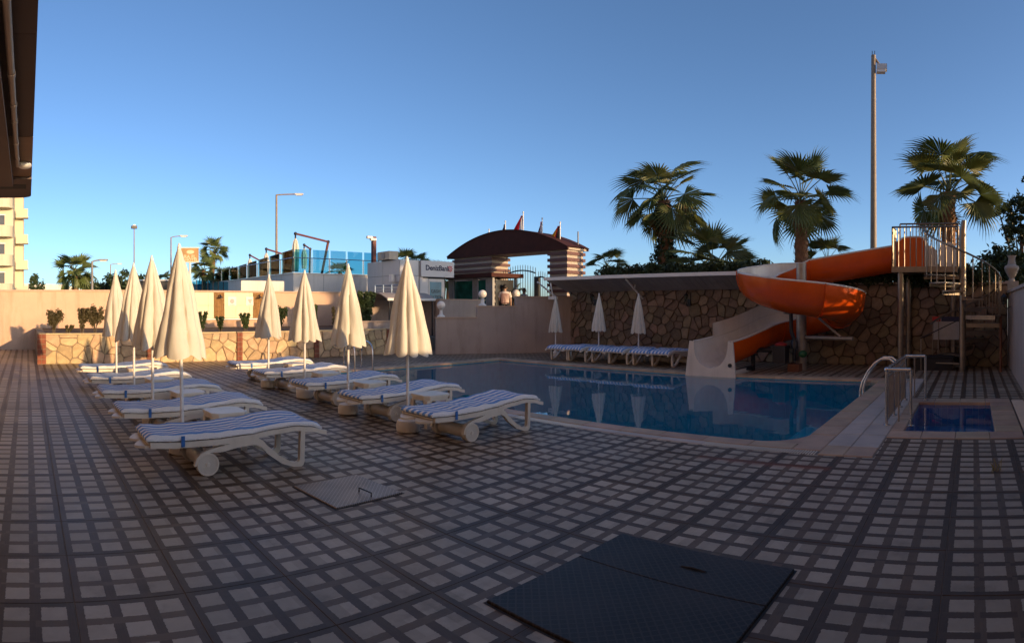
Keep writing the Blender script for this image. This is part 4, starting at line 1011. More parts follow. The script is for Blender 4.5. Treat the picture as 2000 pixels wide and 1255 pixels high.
# spiral stair
N = 12; hr = []
st_a = [R(100 + k * 27.5) for k in range(N)]
for k in range(N):
    a0 = st_a[k] - R(3); a1 = st_a[k] + R(29.5); z = 2.50 - (k + 1) * .192
    arcp = [(POLE.x + .93 * math.cos(a0 + (a1 - a0) * q / 5), POLE.y + .93 * math.sin(a0 + (a1 - a0) * q / 5)) for q in range(6)]
    inn = [(POLE.x + .08 * math.cos(a1), POLE.y + .08 * math.sin(a1)), (POLE.x + .08 * math.cos(a0), POLE.y + .08 * math.sin(a0))]
    tr = MB().prism(arcp + inn, z - .03, z, 'z').build('tread', 'tower_steel', tw)
    MB().prism([arcp[0], (arcp[0][0] + .012 * math.cos(a0 + 1.57), arcp[0][1] + .012 * math.sin(a0 + 1.57)), (inn[1][0] + .012 * math.cos(a0 + 1.57), inn[1][1] + .012 * math.sin(a0 + 1.57)), inn[1]], z - .10, z - .031, 'z').build('nosing', 'tower_steel', tr)
    am = (a0 + a1) / 2; q = (POLE.x + .91 * math.cos(am), POLE.y + .91 * math.sin(am)); zr = z + .92 + .02
    MB().tube([(*q, z - .05), (*q, zr)], .015, 8).build('baluster', 'tower_steel', tw, True)
    ah = st_a[k]; q2 = (POLE.x + .91 * math.cos(ah), POLE.y + .91 * math.sin(ah)); MB().tube([(*q2, z + .0), (*q2, zr + .09)], .011, 6).build('baluster', 'tower_steel', tw, True)
for k in range(0, 61):
    t = k / 60; a = R(92) + (st_a[-1] + R(20) - R(92)) * t; hr.append((POLE.x + .91 * math.cos(a), POLE.y + .91 * math.sin(a), 3.42 - t * N * .192))
MB().tube(hr, .024, 8).build('handrail', 'tower_steel', tw, True)
MB().tube([(POLE.x - .12, POLE.y - .91, 0), (POLE.x - .12, POLE.y - .91, 1.35)], .032, 10).build('stair_prop', 'rust', tw, True)
# rules board and rail under the tower
p = onX(1848, 15.2); rb_ = thing('rules_board', 'white rules board on thin legs under the slide tower', 'sign', (p.x, p.y, 0), R(-90))
MB().b2((-.34, -.02, .72), (.34, .01, 1.28)).build('board', 'board_paper', rb_)
MB().b2((-.35, -.026, 1.18), (-.14, -.021, 1.30)).build('header_red', 'ink_red', rb_); MB().b2((-.12, -.026, 1.18), (.35, -.021, 1.30)).build('header_blue', 'ink_navy', rb_)
tx = MB()
for k in range(11):
    xx = -.30
    while xx < .28:
        w_ = random.uniform(.03, .10); tx.b2((xx, -.0245, 1.125 - k * .036), (min(.30, xx + w_), -.0215, 1.138 - k * .036)); xx += w_ + .02
stuff(tx.build('text_lines', 'sign_ink', rb_))
for x in (-.2, .2): MB().tube([(x, 0, 0), (x, 0, .72)], .014, 6).build('leg', 'galvanised', rb_, True)
bx_ = thing('storage_box', 'low black storage box under the slide tower', 'box', (14.9, .95, 0), R(5)); MB().bev((0, 0, .15), (.5, .9, .30), .02).build('body', 'pump_black', bx_); MB().bev((0, 0, .325), (.54, .94, .045), .015).build('lid', 'pump_black', bx_)
hr_ = thing('ramp_rail', 'thin sloping handrail beside the rules board', 'rail', (14.55, 1.25, 0)); MB().tube([(0, 0, 0), (0, 0, .78)], .013, 6).build('post', 'galvanised', hr_, True); MB().tube([(0, .02, .78), (.0, -.95, 1.25)], .014, 6).build('sloping_bar', 'iron_black', hr_, True); MB().tube([(0, -.95, 0), (0, -.95, 1.25)], .013, 6).build('post', 'galvanised', hr_, True)

# ------------------------------------------------------------------ awning on the stone wall
aw = thing('wall_awning', 'ribbed grey awning sloping up from the top of the stone wall', 'awning', (0, 0, 0))
AY0, AY1 = 12.85, 5.95
npan = 34
def wx(y): return 16.20 - (12.85 - y) * .7 / 13.75 - .02
for k in range(npan):
    ya, yb = AY0 + (AY1 - AY0) * k / npan, AY0 + (AY1 - AY0) * (k + 1) / npan; ym = (ya + yb) / 2; e_ = .012
    P = []
    for x, z in ((wx(ym) - .02, 2.045), (14.95, 2.44)):
        for y in (ya - e_ / 2, yb + e_ / 2): P += [(x, y, z), (x, y, z + .03)]
    MB().add(P, [(0, 4, 6, 2), (1, 3, 7, 5), (0, 1, 5, 4), (2, 6, 7, 3), (0, 2, 3, 1), (4, 5, 7, 6)]).build('awning_panel', 'awning', aw)
MB().b2((14.90, AY1 - .02, 2.40), (14.948, AY0 + .02, 2.50)).build('fascia', 'white_paint', aw)
P = []
MB().add([(x, y, z) for y in (AY1, AY0) for x, z in ((wx(9) + .1, 2.09), (14.95, 2.475), (14.95, 2.492), (wx(9) + .1, 2.11))], [(0, 1, 5, 4), (1, 2, 6, 5), (2, 3, 7, 6), (3, 0, 4, 7), (0, 3, 2, 1), (4, 5, 6, 7)]).build('awning_deck', 'mortar_dark', aw)
for px in (1086, 1256):
    q = onX(px, 16.0); MB().tube([(wx(q.y) - .05, q.y, 1.80), (15.05, q.y + .02, 2.37)], .028, 8).build('bracket', 'white_paint', aw, True); MB().tube([(15.5, q.y, 2.10), (15.55, q.y, 2.24)], .02, 6).build('bracket_stay', 'white_paint', aw, True)
q = onX(1082, 15.6); cb = thing('junction_box', 'small white box fixed at the gate end of the awning', 'box', (15.55, q.y, 1.84), R(-90)); MB().bev((0, 0, .0), (.30, .16, .10), .01).build('body', 'white_paint', cb); MB().tube([(0, 0, .05), (-.05, 0, .25), (-.12, 0, .5)], .02, 6).build('arm', 'white_paint', cb, True)
# wall lanterns
def lantern(name, label, loc, rz):
    t = thing(name, label, 'lamp', loc, rz, 'wall lanterns')
    MB().b2((-.05, .0, -.14), (.05, .02, .06)).build('back_plate', 'iron_black', t); MB().tube([(0, 0, -.06), (0, -.10, -.12), (0, -.17, -.06), (0, -.17, .0)], .012, 6).build('arm', 'iron_black', t, True)
    MB().lathe([(.045, 0), (.075, .16)], 6, (0, -.17, .0)).build('glass', 'clear_glass', t)
    fr = MB()
    for k in range(6):
        a = math.pi * k / 3; fr.tube([(.046 * math.cos(a), -.17 + .046 * math.sin(a), 0), (.077 * math.cos(a), -.17 + .077 * math.sin(a), .16)], .006, 4)
    fr.lathe([(.055, -.012), (.055, .002)], 6, (0, -.17, 0)); fr.lathe([(.09, .158), (.07, .19), (.02, .235), (.012, .26)], 6, (0, -.17, 0)); fr.build('cage', 'iron_black', t)
for px, lab in ((1160, 'black wall lantern behind the middle far umbrella'), (1348, 'black wall lantern on the stone wall left of the slide')):
    q = onX(px, 16.0); lantern('wall_lantern', lab, (wx(q.y) - .035, q.y, zpx(588, q)), R(-90))
q = onY(1970, WALLR_Y); lantern('wall_lantern', 'black wall lantern on the right side wall beside the spiral stair', (14.6, WALLR_Y, 1.62), R(180))

# ================================================================== GATE, KIOSKS AND TERRACE BEHIND THE WALLS
GX = 20.0; GYL, GYa, GYb, GYR = 23.4, 20.55, 17.03, 15.95; GZ = 3.98; GD = 1.25
ga = thing('arched_gate', 'brown arched entrance gate on slatted square columns', 'gate', (0, 0, 0))
for (y0, y1) in ((GYa, GYL), (GYR, GYb)):
    core = MB().b2((GX + .06, y0 + .06, .75), (GX + GD - .06, y1 - .06, GZ - .001)).build('column_core', 'slat_backing', ga)
    k = 0; z = .80
    while z < GZ - .12:
        MB().b2((GX - .02, y0 - .02, z), (GX + GD + .02, y1 + .02, z + .135)).build('slat', 'slat_brown', ga); z += .27; k += 1
n = 40; top = []
for k in range(n + 1):
    t = k / n; y = GYR - .12 + (GYL + .3 - GYR + .12) * t; s_ = (t - .5) * 2
    top.append((y, GZ + .10 + 1.0 * (1 - abs(s_) ** 2.0)))
poly = [(top[0][0], GZ + .001)] + top + [(top[-1][0], GZ + .001)]
MB().prism(poly, GX - .12, GX - .04, 'x').build('arch_front', 'roof_brown', ga)
MB().prism(poly, GX + GD + .04, GX + GD + .12, 'x').build('arch_back', 'roof_brown', ga)
rf = MB(); m = len(top); rf.add([(GX - .16, p[0], p[1] + .03) for p in top] + [(GX + GD + .16, p[0], p[1] + .03) for p in top] + [(GX - .16, p[0], p[1]) for p in top] + [(GX + GD + .16, p[0], p[1]) for p in top],
    [(i, i + 1, m + i + 1, m + i) for i in range(m - 1)] + [(2 * m + i, 3 * m + i, 3 * m + i + 1, 2 * m + i + 1) for i in range(m - 1)] + [(i, 2 * m + i, 2 * m + i + 1, i + 1) for i in range(m - 1)] + [(m + i, m + i + 1, 3 * m + i + 1, 3 * m + i) for i in range(m - 1)])
rf.build('arch_roof', 'roof_brown', ga, True)
MB().b2((GX - .039, GYR - .06, GZ + .0012), (GX + GD + .039, GYL + .2, GZ + .10)).build('soffit', 'slat_backing', ga)
# flags
def flag(px, ptop, cols, lab, w_=.38, lean=-1, furl=.5):
    q = onX(px, GX + .45); y = q.y; t_ = (y - (GYR - .12)) / (GYL + .42 - GYR); zr = GZ + .10 + 1.0 * (1 - ((t_ - .5) * 2) ** 2)
    zt_ = zpx(ptop, q); f = thing('flag', lab, 'flag', (GX + .45, y, zr), 0, 'flags on the arched gate'); H = zt_ - zr
    MB().tube([(0, 0, -.02), (0, 0, H)], .022, 8).build('pole', 'pole_white', f, True); MB().ball((0, 0, H + .02), .04, 10).build('finial', 'pole_white', f, True)
    nb = len(cols)
    for c_ in range(nb):
        mb = MB(); nu, nv = 4, 10
        for a in range(nu + 1):
            for b in range(nv + 1):
                u = (c_ + a / nu) / nb; v = b / nv
                # limp cloth hanging from the pole: u runs off the hoist, falls as it goes
                yy = -lean * (.03 + u * w_ * (.25 + .75 * v)) ; zz = H - .10 - v * H * .78 - u * H * .10
                mb.v.append((.05 * math.sin(u * 9 + v * 2), yy, zz))
        mb.f = [(a * (nv + 1) + b, (a + 1) * (nv + 1) + b, (a + 1) * (nv + 1) + b + 1, a * (nv + 1) + b + 1) for a in range(nu) for b in range(nv)]
        mb.build('cloth', cols[c_], f, True)
flag(955, 449, ['flag_navy', 'flag_white'], 'short blue and white flag, leftmost on the gate roof', .12, -1)
flag(987, 433, ['flag_navy'], 'limp navy flag left of the red flag', .22, -1)
flag(1022, 415, ['flag_white', 'flag_red', 'flag_red'], 'tall red flag with white hoist at the top of the gate', .62, -1)
flag(1059, 427, ['flag_white', 'flag_red', 'flag_navy'], 'white red and blue furled flag right of the red flag', .22, -1)
flag(1094, 435, ['flag_black', 'flag_red', 'flag_gold'], 'black red and gold flag on the right of the gate', .60, -1)
q = onX(1129, GX + 1.1); fp = thing('bare_flagpole', 'bare thin flagpole at the right end of the gate', 'pole', (q.x, q.y, 3.9)); MB().tube([(0, 0, 0), (0, 0, zpx(452, q) - 3.9)], .03, 8).build('pole', 'post_grey', fp, True); MB().b2((-.06, -.06, -.05), (.06, .06, 0)).build('foot', 'post_grey', fp)
# iron gate
ig = thing('iron_gate', 'black iron bar gate with curved top between the columns', 'gate', (0, 0, 0))
gx = 19.35
for px0, px1, ya, yb, yap in ((974, 1046, 546, 533, 529), (1052, 1077, 541, 558, 543)):
    a, b = onX(px0, gx), onX(px1, gx); za, zb_, zm = zpx(ya, a), zpx(yb, b), zpx(yap, onX((px0 + px1) / 2, gx)); pts = []
    for k in range(17):
        t = k / 16; y = a.y + (b.y - a.y) * t; z = za * (1 - t) * (1 - 2 * t) + 4 * zm * t * (1 - t) + zb_ * t * (2 * t - 1); pts.append((gx, y, z))
    MB().tube(pts, .032, 6).build('top_bar', 'iron_black', ig, True)
    nb = 15 if px0 < 1000 else 6
    for k in range(nb + 1):
        t = k / nb; y = a.y + (b.y - a.y) * t; z = za * (1 - t) * (1 - 2 * t) + 4 * zm * t * (1 - t) + zb_ * t * (2 * t - 1)
        MB().tube([(gx, y, .76), (gx, y, z + .20), (gx, y, z + .26)], [.014, .014, .003], 6).build('bar', 'iron_black', ig)
    MB().tube([(gx, a.y, 1.0), (gx, b.y, 1.0)], .02, 6).build('bottom_bar', 'iron_black', ig)
a = onX(1049, gx); MB().b2((gx - .09, a.y - .10, .75), (gx + .09, a.y + .10, zpx(540, a))).build('gate_post', 'iron_black', ig)
a = onX(974, gx); MB().b2((gx - .04, a.y - .04, .75), (gx + .04, a.y + .04, zpx(544, a))).build('gate_post', 'iron_black', ig)
# guard kiosk with green windows
KXf = 17.6
ka, kb_ = onX(876, KXf), onX(962, KXf)
gk = thing('guard_kiosk', 'low dark guard kiosk with green tinted windows before the gate', 'kiosk', (0, 0, 0)); kz0, kz1 = .75, zpx(545, ka)
MB().b2((KXf, kb_.y, kz0), (KXf + 1.5, ka.y, kz0 + .35)).build('base', 'frame_grey', gk)
MB().b2((KXf - .25, kb_.y - .2, kz1), (KXf + 1.7, ka.y + .3, kz1 + .17)).build('roof', 'roof_brown', gk)
ys = [ka.y, onX(884, KXf).y, onX(924, KXf).y, onX(931, KXf).y, onX(950, KXf).y, kb_.y]
for k in (0, 2, 4): MB().b2((KXf, ys[k + 1], kz0 + .351), (KXf + .12, ys[k], kz1 - .001)).build('pillar', 'frame_grey', gk)
for y in (ka.y, kb_.y + .1): MB().b2((KXf + 1.4, y - .1, kz0 + .351), (KXf + 1.5, y, kz1 - .001)).build('pillar', 'frame_grey', gk)
for k in (1, 3):
    wdw = MB().b2((KXf + .05, ys[k + 1] + .06, kz0 + .50), (KXf + .07, ys[k] - .06, kz1 - .12)).build('window', 'teal_glass', gk)
    for za, zb_ in ((kz0 + .352, kz0 + .42), (kz1 - .08, kz1 - .001)): MB().b2((KXf + .02, ys[k + 1] + .001, za), (KXf + .10, ys[k] - .001, zb_)).build('frame', 'panel_silver', wdw)
    for y in (ys[k] - .06, ys[k + 1] + .002): MB().b2((KXf + .02, y, kz0 + .421), (KXf + .10, y + .058, kz1 - .081)).build('frame', 'panel_silver', wdw)
MB().b2((KXf + .2, kb_.y + .02, kz0 + .5), (KXf + 1.3, kb_.y + .04, kz1 - .1)).build('window', 'window_dark', gk)
# globe lamps
def globe(label, loc, r_=.14, h=.25):
    t = thing('globe_lamp', label, 'lamp', loc, 0, 'white globe lamps')
    MB().lathe([(.13, 0), (.13, .03), (.06, .08), (.045, h - .03), (.07, h)], 16).build('stand', 'white_paint', t, True); MB().ball((0, 0, h + r_ * .95), r_, 20).build('globe', 'lamp_globe', t, True)
dv = (Vector(BW_B) - Vector(BW_A)); 
def on_bw(t): v = Vector(BW_A) + dv * t; nrm = Vector((-dv.y, dv.x)).normalized(); v = v + nrm * .13; return v
v = on_bw(.039); globe('white globe lamp on the lowest step of the beige wall', (v.x, v.y, 1.212))
v = on_bw(.335); globe('white globe lamp on the middle step before the guard kiosk', (v.x, v.y, 1.582))
q = onX(1008, 18.9); globe('grey-white globe lamp standing before the iron gate', (q.x, q.y, 1.5), .19, .42); 
pdl = thing('lamp_pedestal', 'beige pedestal carrying the globe lamp before the iron gate', 'pedestal', (q.x, q.y, .75)); MB().b2((-.16, -.16, 0), (.16, .16, .70)).build('shaft', 'plaster_cool', pdl); MB().b2((-.2, -.2, .701), (.2, .2, .75)).build('cap', 'coping_peach', pdl)

# people at the gate
def person(name, label, loc, rz, shirt, stripes, H, arm):
    t = thing(name, label, 'person', loc, rz)
    k = H / 1.75; V = []; E_ = []; Rr = []
    def add(p, r, par=None):
        V.append(Vector(p) * k); Rr.append(r * k)
        if par is not None: E_.append((par, len(V) - 1))
        return len(V) - 1
    hip = add((0, 0, .95), .15); wa = add((0, 0, 1.10), .135, hip); ch = add((0, .01, 1.30), .165, wa); nk0 = add((0, .01, 1.45), .08, ch); nk = add((0, .0, 1.52), .055, nk0); hd = add((0, -.01, 1.62), .095, nk); add((0, -.01, 1.70), .085, hd)
    for s in (-1, 1):
        th_ = add((s * .10, 0, .88), .09, hip); kn = add((s * .11, -.02, .50), .058, th_); an = add((s * .11, .02, .09), .042, kn); add((s * .12, -.12, .04), .038, an)
        sh_ = add((s * .19, .01, 1.40), .065, ch)
        if arm == 'down': el = add((s * .25, .02, 1.14), .045, sh_); ha = add((s * .26, -.05, .90), .034, el); fa = add((s * .26, -.07, .83), .036, ha)
        else: el = add((s * .24, -.10, 1.16), .045, sh_); ha = add((s * .14, -.30, 1.22), .034, el); fa = add((s * .10, -.37, 1.25), .036, ha)
    me = bpy.data.meshes.new('body'); me.from_pydata(V, E_, []); me.materials.append(MT['skin']); o = put('body', me, t)
    sk = o.modifiers.new('skin', 'SKIN'); sk.use_smooth_shade = True
    for i, r in enumerate(Rr): d = me.skin_vertices[0].data[i]; d.radius = (r, r * (.75 if i in (0, 1, 2) else 1)); d.use_root = (i == 0)
    o.modifiers.new('sub', 'SUBSURF').levels = 2; o.modifiers['sub'].render_levels = 2
    for s in (-1, 1):
        mb = MB()
        hx, hy, hz = ((s * .26, -.07, .83) if arm == 'down' else (s * .10, -.37, 1.25))
        for f in range(4): mb.tube([Vector((hx + (f - 1.5) * .014 * (0 if arm == 'down' else 1), hy + (f - 1.5) * .014 * (1 if arm == 'down' else 0), hz)) * k, Vector((hx, hy + (f - 1.5) * .016, hz - .06)) * k, Vector((hx - s * .015, hy + (f - 1.5) * .016, hz - .10 + .006 * abs(f - 1.5))) * k], .008, 5)
        mb.tube([Vector((hx, hy - .03, hz + .01)) * k, Vector((hx - s * .01, hy - .055, hz - .04)) * k], .009, 5)
        mb.build('hand', 'skin', t, True)
    def shell(prof, nm, m_, wy=.72):
        q = MB(); nn = 20
        for i, (z, r) in enumerate(prof):
            q.v += [(r * math.cos(6.2832 * a / nn) * k, r * wy * math.sin(6.2832 * a / nn) * k, z * k) for a in range(nn)]
        q.f = [(i * nn + a, i * nn + (a + 1) % nn, (i + 1) * nn + (a + 1) % nn, (i + 1) * nn + a) for i in range(len(prof) - 1) for a in range(nn)]; q.build(nm, m_, t, True)
    shell([(.93, .185), (1.10, .18), (1.28, .205), (1.40, .215), (1.455, .16), (1.475, .09)], 'shirt', shirt, .78)
    for s in (-1, 1):
        q = MB(); a_ = Vector((s * .17, .01, 1.42)); b_ = Vector((s * .245, .015 if arm == 'down' else -.08, 1.20)); q.tube([a_ * k, b_ * k], [.085 * k, .07 * k], 12, False); q.build('sleeve', shirt, t, True)
        q = MB(); q.tube([Vector((s * .095, 0, .96)) * k, Vector((s * .11, -.01, .52)) * k], [.125 * k, .10 * k], 14, False); q.build('shorts_leg', 'shorts', t, True)
    shell([(.90, .17), (.99, .19)], 'waistband', 'shorts', .8)
    if stripes:
        for i in range(9):
            x = -.16 + i * .04; yb_ = math.sqrt(max(.0, .215 ** 2 - x * x)) * .80 + .006
            for sg in (1, -1): MB().b2(((x - .008) * k, sg * yb_ * k - .003, .95 * k), ((x + .008) * k, sg * yb_ * k + .003, 1.38 * k)).build('shirt_stripe', 'shirt_stripe', t)
    MB().ball((0, .012 * k, 1.675 * k), .115 * k, 16, (.92, 1.0, .95)).build('hair', 'hair', t, True)
    fc = MB(); fc.ball((0, -.115 * k, 1.60 * k), .02 * k, 8, (.8, 1.1, 1.2)); fc.build('nose', 'skin', t, True)
    for s in (-1, 1): MB().ball((s * .035 * k, -.10 * k, 1.635 * k), .012 * k, 8).build('eye', 'hair', t, True); MB().ball((s * .098 * k, 0, 1.61 * k), .028 * k, 8, (.4, .8, 1.2)).build('ear', 'skin', t, True)
    MB().ball((0, -.098 * k, 1.555 * k), .022 * k, 8, (1.3, .4, .35)).build('mouth', 'red_plastic', t, True)
q = onX(986, 18.2); person('person', 'person in a striped shirt and dark shorts, seen from behind at the gate', (q.x, q.y, .75 if True else 0), R(135), 'shirt_white', True, 1.72, 'down')
q = onX(1024, 20.3); person('person', 'person in a pale top facing left beyond the iron gate', (q.x, q.y, .72), R(60), 'shirt_white', False, 1.66, 'up')

# bank kiosk
BKX, BKY = 13.95, 19.55
bk = thing('bank_kiosk', 'silver and white cash machine kiosk with blue poster and bank sign', 'kiosk', (BKX, BKY, 0)); bkw = 2.75; bkz = 3.44
MB().b2((0.02, .02, .46), (bkw * .86, 2.4, bkz - .02)).build('body', 'dark_gap', bk)
xs = [0, .95]
for k in range(4):      # cladding on the left face (towards -x) and first bay of the front
    z0, z1 = .9 + k * .635, .9 + (k + 1) * .635
    for j in range(2): MB().b2((-.012, .01 + j * 1.2, z0 + .006), (.018, 1.2 + j * 1.2, z1 - .006)).build('cladding_panel', 'panel_silver', bk)
    MB().b2((0.0, -.012, z0 + .006), (.93, .018, z1 - .006)).build('cladding_panel', 'panel_silver', bk)
MB().b2((.935, -.03, .5), (.985, .015, bkz - .01)).build('joint_strip', 'frame_grey', bk)
MB().b2((.99, -.025, .5), (1.40, .018, bkz - .68)).build('cladding_panel', 'panel_white', bk)
MB().b2((.99, -.10, bkz - .66), (bkw, .03, bkz)).build('sign_fascia', 'panel_white', bk)
MB().b2((.99, .031, bkz - .66), (bkw, 2.3, bkz)).build('roof_edge', 'panel_silver', bk)
MB().b2((1.15, -.06, bkz - .72), (2.2, .0, bkz - .68)).build('fascia_gap', 'dark_gap', bk)
MB().b2((1.42, -.02, .5), (2.28, .012, bkz - .74)).build('door_frame', 'panel_silver', bk)
MB().b2((1.50, -.03, .5), (2.12, -.021, bkz - .86)).build('poster', 'poster_blue', bk)
def txt(t_, size, m_, x, z, y, bold=0.0, nm='lettering'):
    me = text_mesh(t_, size, nm, m_, .004, bold); o = put(nm, me, bk, (x, y, z)); o.rotation_euler = (R(90), 0, 0); return o
txt('DenizBank', .30, 'ink_navy', 1.86, bkz - .30, -.106, .008)
txt('CASH', .20, 'ink_dark', 1.80, 2.18, -.036); txt('STATION', .20, 'ink_dark', 1.80, 1.93, -.036)
lg = MB(); lc = (2.53, bkz - .30)
pts = []
for k in range(40):
    a = 2 * math.pi * k / 40; r_ = .125 + .022 * (1 if (k % 5) < 2 else -1); pts.append((lc[0] + r_ * math.cos(a), lc[1] + r_ * math.sin(a)))
lg.prism(pts, -.108, -.101); lgo = lg.build('logo_wheel', 'ink_red', bk)
MB().cyl((lc[0], -.110, lc[1]), .075, .006, 20, 'y').build('logo_ring', 'panel_white', bk); MB().cyl((lc[0], -.115, lc[1]), .055, .006, 20, 'y').build('logo_core', 'ink_red', bk); MB().cyl((lc[0], -.120, lc[1]), .022, .006, 12, 'y').build('logo_centre', 'panel_white', bk)
MB().b2((-.16, .35, 2.55), (-.013, .55, 2.85)).build('wall_light', 'white_paint', bk); MB().b2((-.03, .05, 2.45), (-.013, .28, 2.56)).build('vent_grille', 'frame_grey', bk)
acu = thing('air_conditioner', 'small grey air conditioner on the roof of the bank kiosk', 'air conditioner', (BKX + .02, BKY + .9, bkz)); MB().bev((0, 0, .19), (.45, .85, .34), .01).build('casing', 'galvanised', acu); MB().cyl((-.23, 0, .19), .13, .02, 18, 'x').build('fan_guard', 'frame_grey', acu, True); MB().b2((-.2, -.4, 0), (.2, .4, .019)).build('foot_rail', 'dark_gap', acu)
# railing in front of the kiosk's left face
rl = thing('kiosk_railing', 'steel cable railing on the left of the bank kiosk', 'railing', (0, 0, 0))
a, b = onY(733, 20.4), onY(782, 19.3)
for k in range(4): t = k / 3; p_ = a.lerp(b, t); MB().tube([(p_.x, p_.y, .45), (p_.x, p_.y, 2.42)], .03, 8).build('post', 'steel', rl, True)
for k in range(7): MB().tube([(a.x, a.y, 1.55 + k * .14), (b.x, b.y, 1.55 + k * .14)], .01 if k < 6 else .022, 6).build('cable', 'steel', rl, True)
# arched shelter over the passage
ar = thing('arched_shelter', 'low arched grey shelter roof over a dark passage below the bank kiosk', 'shelter', (0, 0, 0))
x0, x1, ya, yb = 12.15, 14.34, 17.8, 19.35; prof = [(ya + (yb - ya) * k / 12, 1.80 + .24 * math.sin(math.pi * k / 12)) for k in range(13)]
sh2 = MB(); m = len(prof); sh2.prism([(p_[0], p_[1] + .04) for p_ in prof] + [(p_[0], p_[1]) for p_ in prof[::-1]], x0, x1, 'x'); sh2.build('roof', 'awning', ar)
MB().b2((x0 - .02, ya - .05, 1.77), (x1, ya - .001, 1.86)).build('eave_trim', 'white_paint', ar)
for x in (x0 + .12, x1 - .1): MB().tube([(x, ya + .05, .45), (x, ya + .05, 1.80)], .03, 8).build('post', 'iron_black', ar, True)
MB().b2((x0 - .6, yb + .02, .0), (x1, yb + .15, 1.80)).build('back_wall', 'plaster_cool', ar); MB().b2((x1 - .001, ya + .1, .0), (x1 + .12, yb + .15, 1.79)).build('side_wall', 'plaster_cool', ar)
MB().tube([(13.3, 17.7, 1.15), (14.3, 18.3, 1.38)], .022, 8).build('handrail', 'steel', ar, True)

# terrace building with glass balustrade
tb = thing('terrace_building', 'white roof terrace with blue glass balustrade above the peach wall', 'building', (0, 0, 0)); TX0, TX1, TY0 = 11.85, 16.6, 25.0; tz = 3.06
MB().b2((TX0, TY0, .7), (TX1, 46, tz)).build('wall', 'terrace_white', tb)
for k in range(3):
    xx = TX0 + (TX1 - TX0) * (k + 1) / 3.0
    MB().b2((xx - .012, TY0 - .006, 1.5), (xx + .012, TY0 - .001, tz - .01)).build('wall_joint', 'frame_grey', tb)
a = onY(471, 24.2); b = onY(555, 24.2); MB().b2((a.x, 24.2, .7), (b.x, 24.98, zpx(549, b))).build('annex', 'terrace_white', tb)
MB().b2((TX0 - .05, TY0 - .05, tz + .001), (TX1, 46, tz + .05)).build('parapet_cap', 'terrace_white', tb)
def glass_run(p_, q_, zb0, zt0, zb1, zt1, n):
    for k in range(n):
        t0, t1 = k / n + .012, (k + 1) / n - .012; A_ = Vector(p_).lerp(Vector(q_), t0); B_ = Vector(p_).lerp(Vector(q_), t1); d = (B_ - A_).normalized(); nr = Vector((-d.y, d.x)) * .008
        za0, za1 = zb0 + (zb1 - zb0) * t0, zb0 + (zb1 - zb0) * t1; zc0, zc1 = zt0 + (zt1 - zt0) * t0, zt0 + (zt1 - zt0) * t1; P = []
        for s in (-1, 1): P += [(A_.x + s * nr.x, A_.y + s * nr.y, za0), (B_.x + s * nr.x, B_.y + s * nr.y, za1), (B_.x + s * nr.x, B_.y + s * nr.y, zc1), (A_.x + s * nr.x, A_.y + s * nr.y, zc0)]
        MB().add(P, [(0, 1, 2, 3), (7, 6, 5, 4), (0, 4, 5, 1), (1, 5, 6, 2), (2, 6, 7, 3), (3, 7, 4, 0)]).build('glass_panel', 'blue_glass', tb)
        C_ = Vector(p_).lerp(Vector(q_), k / n); zz0, zz1 = zb0 + (zb1 - zb0) * k / n, (zb0 + (zb1 - zb0) * k / n) + .68
        MB().tube([(C_.x, C_.y, zz0), (C_.x, C_.y, zz1)], .022, 6).build('balustrade_post', 'steel', tb, True)
    MB().tube([(p_[0], p_[1], zb0 + .68), (q_[0], q_[1], zb1 + .68)], .022, 6).build('balustrade_rail', 'steel', tb, True)
glass_run((TX0 + .05, TY0 + .05), (TX1, TY0 + .05), tz + .07, 4.20, tz + .07, 4.20, 5)
glass_run((TX0 + .05, TY0 + .05), (TX0 + .05, 37), tz + .07, 4.20, tz + .07, 3.66, 8)
glass_run((TX0 + .4, 37.4), (TX0 - 4, 41.5), 2.3, 3.3, 2.0, 2.95, 4)
# hanging umbrellas on the terrace
def cantilever(label, px, ptop, d, mast, ph, pfoot):
    p_ = at(px, ptop, d); m_ = at(mast[0], mast[1], d + 1.2); f_ = at(pfoot[0], pfoot[1], d + 1.2); t = thing('cantilever_umbrella', label, 'umbrella', (f_.x, f_.y, tz + .05), 0, 'closed hanging umbrellas on the terrace'); o = Vector((f_.x, f_.y, tz + .05))
    MB().tube([Vector((0, 0, 0)), m_ - o], .065, 8).build('mast', 'cor_ten', t, True); MB().tube([m_ - o, p_ - o], .05, 8).build('boom', 'cor_ten', t, True)
    q = p_ - o; MB().tube([q, q - Vector((0, 0, .22))], .04, 6).build('hanger', 'iron_black', t, True)
    for e in (m_ - o, p_ - o): MB().ball(e, .085, 10).build('knuckle', 'iron_black', t, True)
    L = ph * d / F; c_ = MB()
    prof = [(.02, 0), (.10, -.10 * L), (.17, -.35 * L), (.16, -.6 * L), (.13, -L)]; nn = 32; 
    for r_, z in prof: c_.v += [(q.x + r_ * (1 + .16 * math.cos(8 * 6.2832 * k / nn)) * math.cos(6.2832 * k / nn), q.y + r_ * (1 + .16 * math.cos(8 * 6.2832 * k / nn)) * math.sin(6.2832 * k / nn), q.z - .2 + z) for k in range(nn)]
    c_.f = [(i * nn + k, i * nn + (k + 1) % nn, (i + 1) * nn + (k + 1) % nn, (i + 1) * nn + k) for i in range(len(prof) - 1) for k in range(nn)] + [tuple(range(nn))]; c_.build('canopy', 'cream_cloth', t, True)
    MB().b2((-.35, -.35, 0), (.35, .35, .05)).build('base', 'dark_gap', t)
cantilever('large closed hanging umbrella at the corner of the terrace', 577, 456, 28.5, (641, 472), 66, (628, 525))
cantilever('closed hanging umbrella on the terrace behind the corner one', 520, 486, 33, (556, 497), 55, (552, 530))
cantilever('closed hanging umbrella at the far left of the terrace', 488, 498, 37, (512, 511), 50, (509, 536))
